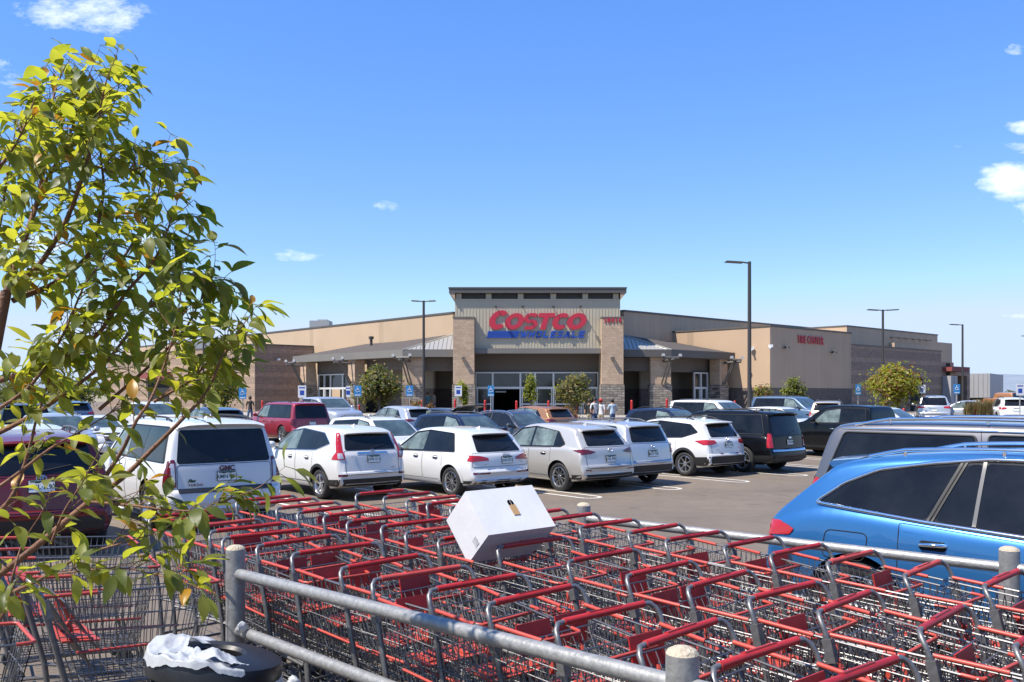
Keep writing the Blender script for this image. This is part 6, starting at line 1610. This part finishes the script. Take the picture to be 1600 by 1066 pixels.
def grass_clump(px, Y, h, label, seed):
    rg = random.Random(seed); c = at(px, 615, Y); g = ground(Y); mb = MB()
    for i in range(260):
        a = rg.uniform(0, 6.28); r0 = rg.uniform(0, .22); hh = h * rg.uniform(.6, 1.05); lean = rg.uniform(.05, .35)
        p0 = Vector((math.cos(a) * r0, math.sin(a) * r0, 0)); p1 = p0 + Vector((math.cos(a) * lean * .4, math.sin(a) * lean * .4, hh * .65)); p2 = p0 + Vector((math.cos(a) * lean, math.sin(a) * lean, hh)); q = Vector((-math.sin(a), math.cos(a), 0)) * .022
        mb.add([p0 - q * .6, p0 + q * .6, p1 + q * 1.2, p1 - q * 1.2, p2], [(0, 1, 2, 3), (3, 2, 4)])
    o = mb.build('ornamental_grass', M['leaff'], None, None, (c.x, Y, g)); tag(o, label, 'grass clump', 'tan ornamental grasses')
grass_clump(1514, 56, 1.45, 'tan ornamental grass clump left of the pale sedan nose, leftmost of three', 1)
grass_clump(1530, 56, 1.6, 'tan ornamental grass clump in the middle of three', 2)
grass_clump(1543, 56, 1.6, 'tan ornamental grass clump nearest the white trailer, rightmost of three', 3)
# a far belt of houses and trees under the hills
mb = MB(); rg = random.Random(31)
for i in range(900):
    x = rg.uniform(-2200, 2200); y = rg.uniform(700, 1500); s_ = rg.uniform(3, 7)
    if abs(x / y) > .75: continue
    for k in range(5):
        v = rvec(rg) * s_; mb.add([Vector((x, y, s_ * .4)) + v, Vector((x, y, s_ * .4)) + rvec(rg) * s_, Vector((x, y, s_ * .5)) + rvec(rg) * s_], [(0, 1, 2)])
tag(mb.build('far_woods', M['leafe']), kind='stuff')

# ================================================================== people at the entrance
M['skin'] = mat('skin', (.34, .19, .13), .6); M['hair'] = mat('dark_hair', (.02, .014, .01), .6); M['jeans'] = mat('blue_jeans', (.05, .08, .16), .8); M['shorts'] = mat('khaki_shorts', (.30, .25, .17), .85)
SH_ = dict(white=mat('white_shirt', (.6, .6, .6), .8), pale=mat('pale_blue_shirt', (.35, .45, .55), .8), black=mat('black_shirt', (.02, .02, .022), .8), teal=mat('teal_shirt', (.06, .22, .28), .8), grey=mat('grey_shirt', (.2, .2, .21), .8), redcap=mat('red_cap', (.42, .02, .02), .7))
def person(label, px, Y, facing, shirt, legs='jeans', head='hair', hgt=1.7, arm=0.0, gz=None):
    c = at(px, 615, Y); g = (ground(Y) if Y < 63.5 else GZ + .12) if gz is None else gz
    t = thing('person', label, 'person', (c.x, Y, g), R(facing))
    k = hgt / 1.7
    V = [(0, 0, .92), (0, .0, 1.12), (0, .01, 1.32), (0, .01, 1.44), (0, .03, 1.52), (0, .04, 1.62),
         (.09, 0, .86), (.10, .02 + .10, .48), (.10, .0 + .10, .09), (.10, .16 + .06, .05), (-.09, 0, .86), (-.10, -.02, .48), (-.10, -.10, .09), (-.10, .02, .05),
         (.19, .01, 1.40), (.25, .03 + arm * .05, 1.14), (.24, .10 + arm * .2, .92 + arm * .15), (-.19, .01, 1.40), (-.25, .02 + arm * .05, 1.14), (-.24, .08 + arm * .2, .92 + arm * .15), (0, .05, 1.70)]
    E = [(0, 1), (1, 2), (2, 3), (3, 4), (4, 5), (5, 20), (0, 6), (6, 7), (7, 8), (8, 9), (0, 10), (10, 11), (11, 12), (12, 13), (3, 14), (14, 15), (15, 16), (3, 17), (17, 18), (18, 19)]
    rad = [.15, .125, .15, .11, .055, .095, .095, .065, .045, .04, .095, .065, .045, .04, .062, .045, .035, .062, .045, .035, .06]
    me = bpy.data.meshes.new('figure'); me.from_pydata([Vector(v) * k for v in V], E, []); me.update()
    o = bpy.data.objects.new('figure', me); COL.objects.link(o)
    md = o.modifiers.new('skin', 'SKIN'); sv = me.skin_vertices[0].data
    for i, r_ in enumerate(rad): sv[i].radius = (r_ * k, r_ * k * (.72 if i < 4 else 1)); sv[i].use_root = (i == 0)
    o.modifiers.new('sub', 'SUBSURF').levels = 1
    bpy.context.view_layer.update()
    m2 = bpy.data.meshes.new_from_object(o.evaluated_get(bpy.context.evaluated_depsgraph_get())); bpy.data.objects.remove(o)
    for m_ in (M['skin'], SH_[shirt], M[legs], M['black']): m2.materials.append(m_)
    for p in m2.polygons:
        z = p.center.z / k; x = abs(p.center.x) / k
        p.material_index = 3 if z < .10 else (2 if z < (.95) and x < .20 and (legs == 'jeans' or z > .5) else (1 if .9 < z < 1.47 and not (x > .2 and z < 1.18) else 0))
    m2.shade_smooth(); link('body', m2, None, t)
    mb = MB(); mb.lathe([(.001, .125), (.06, .115), (.098, .06), (.108, .0), (.10, -.05), (.08, -.08)], 12, Matrix.Rotation(R(12), 4, 'X'), 0, (0, .03, 1.665 * k))
    if head != 'hair': mb.box((0, .15, 1.69 * k), (.15, .12, .02))
    mb.build('hair' if head == 'hair' else 'cap', M['hair'] if head == 'hair' else SH_[head], t, 50)
    mb = MB()
    for s_ in (-.035, .035): mb.box((s_, .135, 1.64 * k), (.022, .01, .012))
    mb.box((0, .137, 1.575 * k), (.05, .01, .01)); mb.build('face', M['hair'], t)
    return t
person('person in a black top beside the grey green tree', 921, 50, 160, 'black', 'shorts')
person('person in a white shirt walking between the black top and the red cap', 929, 50, 200, 'white', 'jeans', hgt=1.78)
person('person in a red cap and white shirt near the stone pillar base', 939, 50, 150, 'white', 'shorts', 'redcap')
person('person in a pale blue shirt with dark hair, rightmost of the group', 957, 50, 10, 'pale', 'jeans', arm=1)
person('person in a teal shirt in the shade of the left canopy', 668, 72, 190, 'teal', 'jeans', gz=GZ + .12)
person('person in grey in the shade behind the raised tailgate', 679, 72.5, 120, 'grey', 'jeans', gz=GZ + .12)
person('person in black beside the brick corner behind the leaves', 391, 56, 170, 'black', 'jeans')

# ================================================================== the young tree in front
rg = random.Random(17)
TX, TY_ = -2.35, 3.25
tree = thing('young_tree', 'leafy young fruit tree with reddish branches at the left edge', 'tree', (TX, TY_, 0))
ORG = Vector((TX, TY_, 0))
def P3(l): return [at(*p) for p in l]
def smooth_path(pts, n=4):
    out = []
    for i in range(len(pts) - 1):
        p0, p1, p2, p3 = pts[max(0, i - 1)], pts[i], pts[i + 1], pts[min(len(pts) - 1, i + 2)]
        for k in range(n):
            t = k / n; out.append(.5 * ((2 * p1) + (-p0 + p2) * t + (2 * p0 - 5 * p1 + 4 * p2 - p3) * t * t + (-p0 + 3 * p1 - 3 * p2 + p3) * t ** 3))
    out.append(pts[-1]); return out
trunk = MB(); foliage = MB()
main = [Vector((TX, TY_, 0)), Vector((TX + .02, TY_, .5)), at(-55, 900, 3.2), at(-38, 700, 3.2), at(-8, 540, 3.2), at(10, 455, 3.2)]
mp = smooth_path(main); trunk.tube([p - ORG for p in mp], [.040 - .022 * i / (len(mp) - 1) for i in range(len(mp))], 10)
BR_ = [ # (points px,py,Y), start radius, leaf density
    ([(10, 455, 3.2), (40, 370, 3.25), (62, 300, 3.3), (73, 225, 3.3), (80, 165, 3.35), (94, 122, 3.4)], .012, 1.0),
    ([(14, 452, 3.2), (62, 413, 3.1), (107, 337, 3.05), (135, 255, 3.0), (150, 200, 3.0), (165, 130, 3.0)], .011, 1.0),
    ([(20, 470, 3.2), (90, 440, 3.35), (140, 395, 3.4), (155, 342, 3.4), (162, 290, 3.4), (158, 225, 3.4), (182, 150, 3.4)], .011, .9),
    ([(-20, 600, 3.2), (60, 575, 3.1), (112, 550, 3.05), (155, 520, 3.0), (195, 460, 3.0), (235, 415, 3.0), (255, 378, 3.0), (270, 335, 3.0)], .011, 1.0),
    ([(-30, 690, 3.2), (40, 655, 3.3), (110, 610, 3.4), (170, 560, 3.45), (215, 500, 3.5), (252, 445, 3.5), (280, 395, 3.5)], .010, .95),
    ([(-50, 930, 3.1), (10, 890, 3.0), (68, 844, 2.95), (142, 782, 2.9), (189, 749, 2.9), (240, 700, 2.9), (285, 655, 2.9), (324, 611, 2.9), (345, 562, 2.9), (366, 530, 2.9)], .013, .36),
    ([(150, 776, 2.9), (165, 745, 2.85), (192, 702, 2.8), (213, 658, 2.8), (235, 625, 2.8), (256, 572, 2.8), (275, 510, 2.8), (282, 455, 2.8)], .008, .62),
    ([(-40, 950, 2.9), (20, 925, 2.85), (63, 905, 2.8), (129, 868, 2.8), (180, 852, 2.8), (228, 838, 2.8)], .008, .15),
    ([(-30, 850, 3.1), (0, 800, 3.1), (15, 782, 3.1), (30, 750, 3.1), (46, 700, 3.1), (57, 655, 3.1), (75, 600, 3.1), (90, 540, 3.1)], .010, .55),
    ([(142, 784, 2.9), (206, 790, 2.85), (262, 797, 2.8), (320, 797, 2.8), (360, 780, 2.8), (392, 768, 2.8)], .005, 1.0),
    ([(70, 900, 2.8), (120, 893, 2.75), (190, 888, 2.7), (240, 898, 2.7), (272, 905, 2.7)], .0035, .75),
    ([(240, 628, 2.9), (300, 592, 2.95), (335, 552, 3.0), (362, 522, 3.0)], .006, 1.0),
    ([(155, 640, 3.2), (230, 575, 3.2), (285, 520, 3.2), (312, 472, 3.2), (328, 440, 3.2)], .007, 1.0),
    ([(235, 480, 3.1), (285, 440, 3.1), (310, 425, 3.1), (335, 448, 3.1)], .005, 1.0),
    ([(-20, 440, 3.4), (0, 350, 3.4), (12, 270, 3.4), (25, 200, 3.4)], .008, 1.1),
    ([(-30, 330, 2.9), (-5, 270, 2.9), (25, 225, 2.9), (45, 180, 2.9)], .007, .9),
    ([(62, 300, 3.3), (100, 230, 3.3), (126, 165, 3.3), (138, 122, 3.3)], .006, 1.0),
    ([(150, 260, 3.0), (185, 270, 3.0), (222, 262, 3.0)], .004, 1.1),
    ([(195, 400, 3.2), (225, 350, 3.2), (245, 310, 3.2), (255, 265, 3.2)], .005, 1.0),
    ([(-30, 780, 3.0), (25, 742, 3.0), (80, 700, 3.0), (130, 672, 3.0), (180, 640, 3.0)], .007, .45),
    ([(-20, 650, 3.0), (50, 600, 3.0), (100, 520, 3.0), (130, 450, 3.0), (165, 400, 3.0)], .007, .8),
    ([(250, 620, 3.2), (290, 600, 3.2), (330, 590, 3.2), (355, 580, 3.2), (372, 556, 3.2)], .005, .9),
    ([(80, 850, 2.7), (100, 800, 2.7), (125, 760, 2.7), (150, 715, 2.7)], .005, .45),
    ([(-30, 1000, 2.6), (5, 960, 2.6), (20, 900, 2.6), (35, 850, 2.6), (60, 810, 2.6)], .006, .7),
]
def leaf(p, d, up, l, mi):
    """a pointed oval leaf, folded along its rib and arching down, on a thin stalk"""
    d = d.normalized(); s_ = d.cross(up)
    if s_.length < .05: s_ = d.cross(Vector((1, .2, 0)))
    s_.normalize(); n_ = s_.cross(d).normalized()
    st = l * rg.uniform(.22, .38); curl = rg.uniform(.15, .65); fold = rg.uniform(.05, .30); wmax = l * rg.uniform(.17, .25); tw = rg.uniform(-.35, .35)
    wv = rg.uniform(0, 6.28); wk = rg.uniform(.0, .05) * l
    base = p + d * st; q = s_ * .0011; q2 = n_ * .0011
    foliage.add([p - q, p + q, p + q2 * 1.6, base - q, base + q, base + q2 * 1.6], [(0, 1, 4, 3), (1, 2, 5, 4), (2, 0, 3, 5)], mi)
    prof = [(0, 0), (.10, .50), (.25, .88), (.42, 1.0), (.60, .88), (.78, .55), (.92, .18), (1.0, 0)]
    vs = []; nb = len(prof)
    for i, (t, w_) in enumerate(prof):
        c = base + d * l * t * (1 - curl * .25 * t) - n_ * l * curl * t * t * .8
        ss = s_ * math.cos(tw * t) + n_ * math.sin(tw * t); nn = n_ * math.cos(tw * t) - s_ * math.sin(tw * t)
        w2 = wmax * w_
        e = wk * math.sin(t * 9 + wv); e2 = wk * math.sin(t * 8 + wv + 2)
        vs += [c - ss * w2 + nn * (w2 * fold + e), c - ss * w2 * .5 + nn * w2 * fold * .4, c, c + ss * w2 * .5 + nn * w2 * fold * .4, c + ss * w2 + nn * (w2 * fold + e2)]
    fs = []
    for i in range(nb - 1):
        for k in range(4): fs.append((i * 5 + k, i * 5 + k + 1, i * 5 + k + 6, i * 5 + k + 5))
    foliage.add(vs, fs, mi)
def pick():
    r_ = rg.random()
    return 0 if r_ < .50 else 1 if r_ < .74 else 2 if r_ < .972 else 3
def leafy_twig(p0, d0, length, rad, every):
    n = max(3, int(length / .025)); pts = [p0]; d = d0.normalized()
    for i in range(n):
        d = (d + rvec(rg) * .13 + Vector((0, 0, .03))).normalized(); pts.append(pts[-1] + d * length / n)
    trunk.tube([p - ORG for p in pts], [rad * (1 - .65 * i / n) for i in range(n + 1)], 5, False)
    s_ = .03; side_ = rg.uniform(0, 6.28)
    while s_ < length:
        i = min(n - 1, int(s_ / length * n)); p = pts[i].lerp(pts[i + 1], s_ / length * n - i); t = (pts[i + 1] - pts[i]).normalized()
        side_ += 2.4; a = t.cross(Vector((.2, .3, 1))).normalized(); b = t.cross(a)
        out = a * math.cos(side_) + b * math.sin(side_)
        ld = (t * .45 + out * .9 + Vector((.12, 0, rg.uniform(-.95, .05)))).normalized()
        leaf(p - ORG, ld, Vector((0, 0, 1)) + rvec(rg) * .55, rg.uniform(.054, .098), pick())
        s_ += every * rg.uniform(.6, 1.4)
    for k in range(2): leaf(pts[-1] - ORG, (d + rvec(rg) * .6 + Vector((.15, 0, -.75))).normalized(), Vector((0, 0, 1)) + rvec(rg) * .4, rg.uniform(.065, .10), pick())
for pts, r0, dn in BR_:
    pp = smooth_path([at(x, y, Y + rg.uniform(-.03, .03)) for x, y, Y in pts], 5)
    N = len(pp); trunk.tube([p - ORG for p in pp], [max(.0018, r0 * (1 - .80 * i / (N - 1))) for i in range(N)], 7)
    L_ = 0
    for i in range(1, N):
        seg = (pp[i] - pp[i - 1]).length; L_ += seg; fr_ = i / (N - 1)
        t = (pp[i] - pp[i - 1]).normalized()
        x_px = CX + pp[i].x / pp[i].y * F
        cnt = seg / .034 * dn * (.55 + .55 * fr_) * (2.1 if pp[i].z > 2.0 + .02 else 1.3)
        for _ in range(int(cnt) + (rg.random() < cnt % 1)):
            o_ = rvec(rg); o_ = (o_ - t * o_.dot(t)).normalized(); o_.z = abs(o_.z) * .5 + .1
            leafy_twig(pp[i - 1].lerp(pp[i], rg.random()), t * .55 + o_ * .8, rg.uniform(.035, .125) * (1.15 - .3 * fr_), .0022, .034)
    leafy_twig(pp[-1], pp[-1] - pp[-2], .13, max(.0018, r0 * .2), .022)
trunk.build('trunk', M['bark'], tree, 60)
fo = foliage.build('crown', [M['leafa'], M['leafb'], M['leafc'], M['leafd']], tree, 80)
print('LEAVES', len(foliage.f))
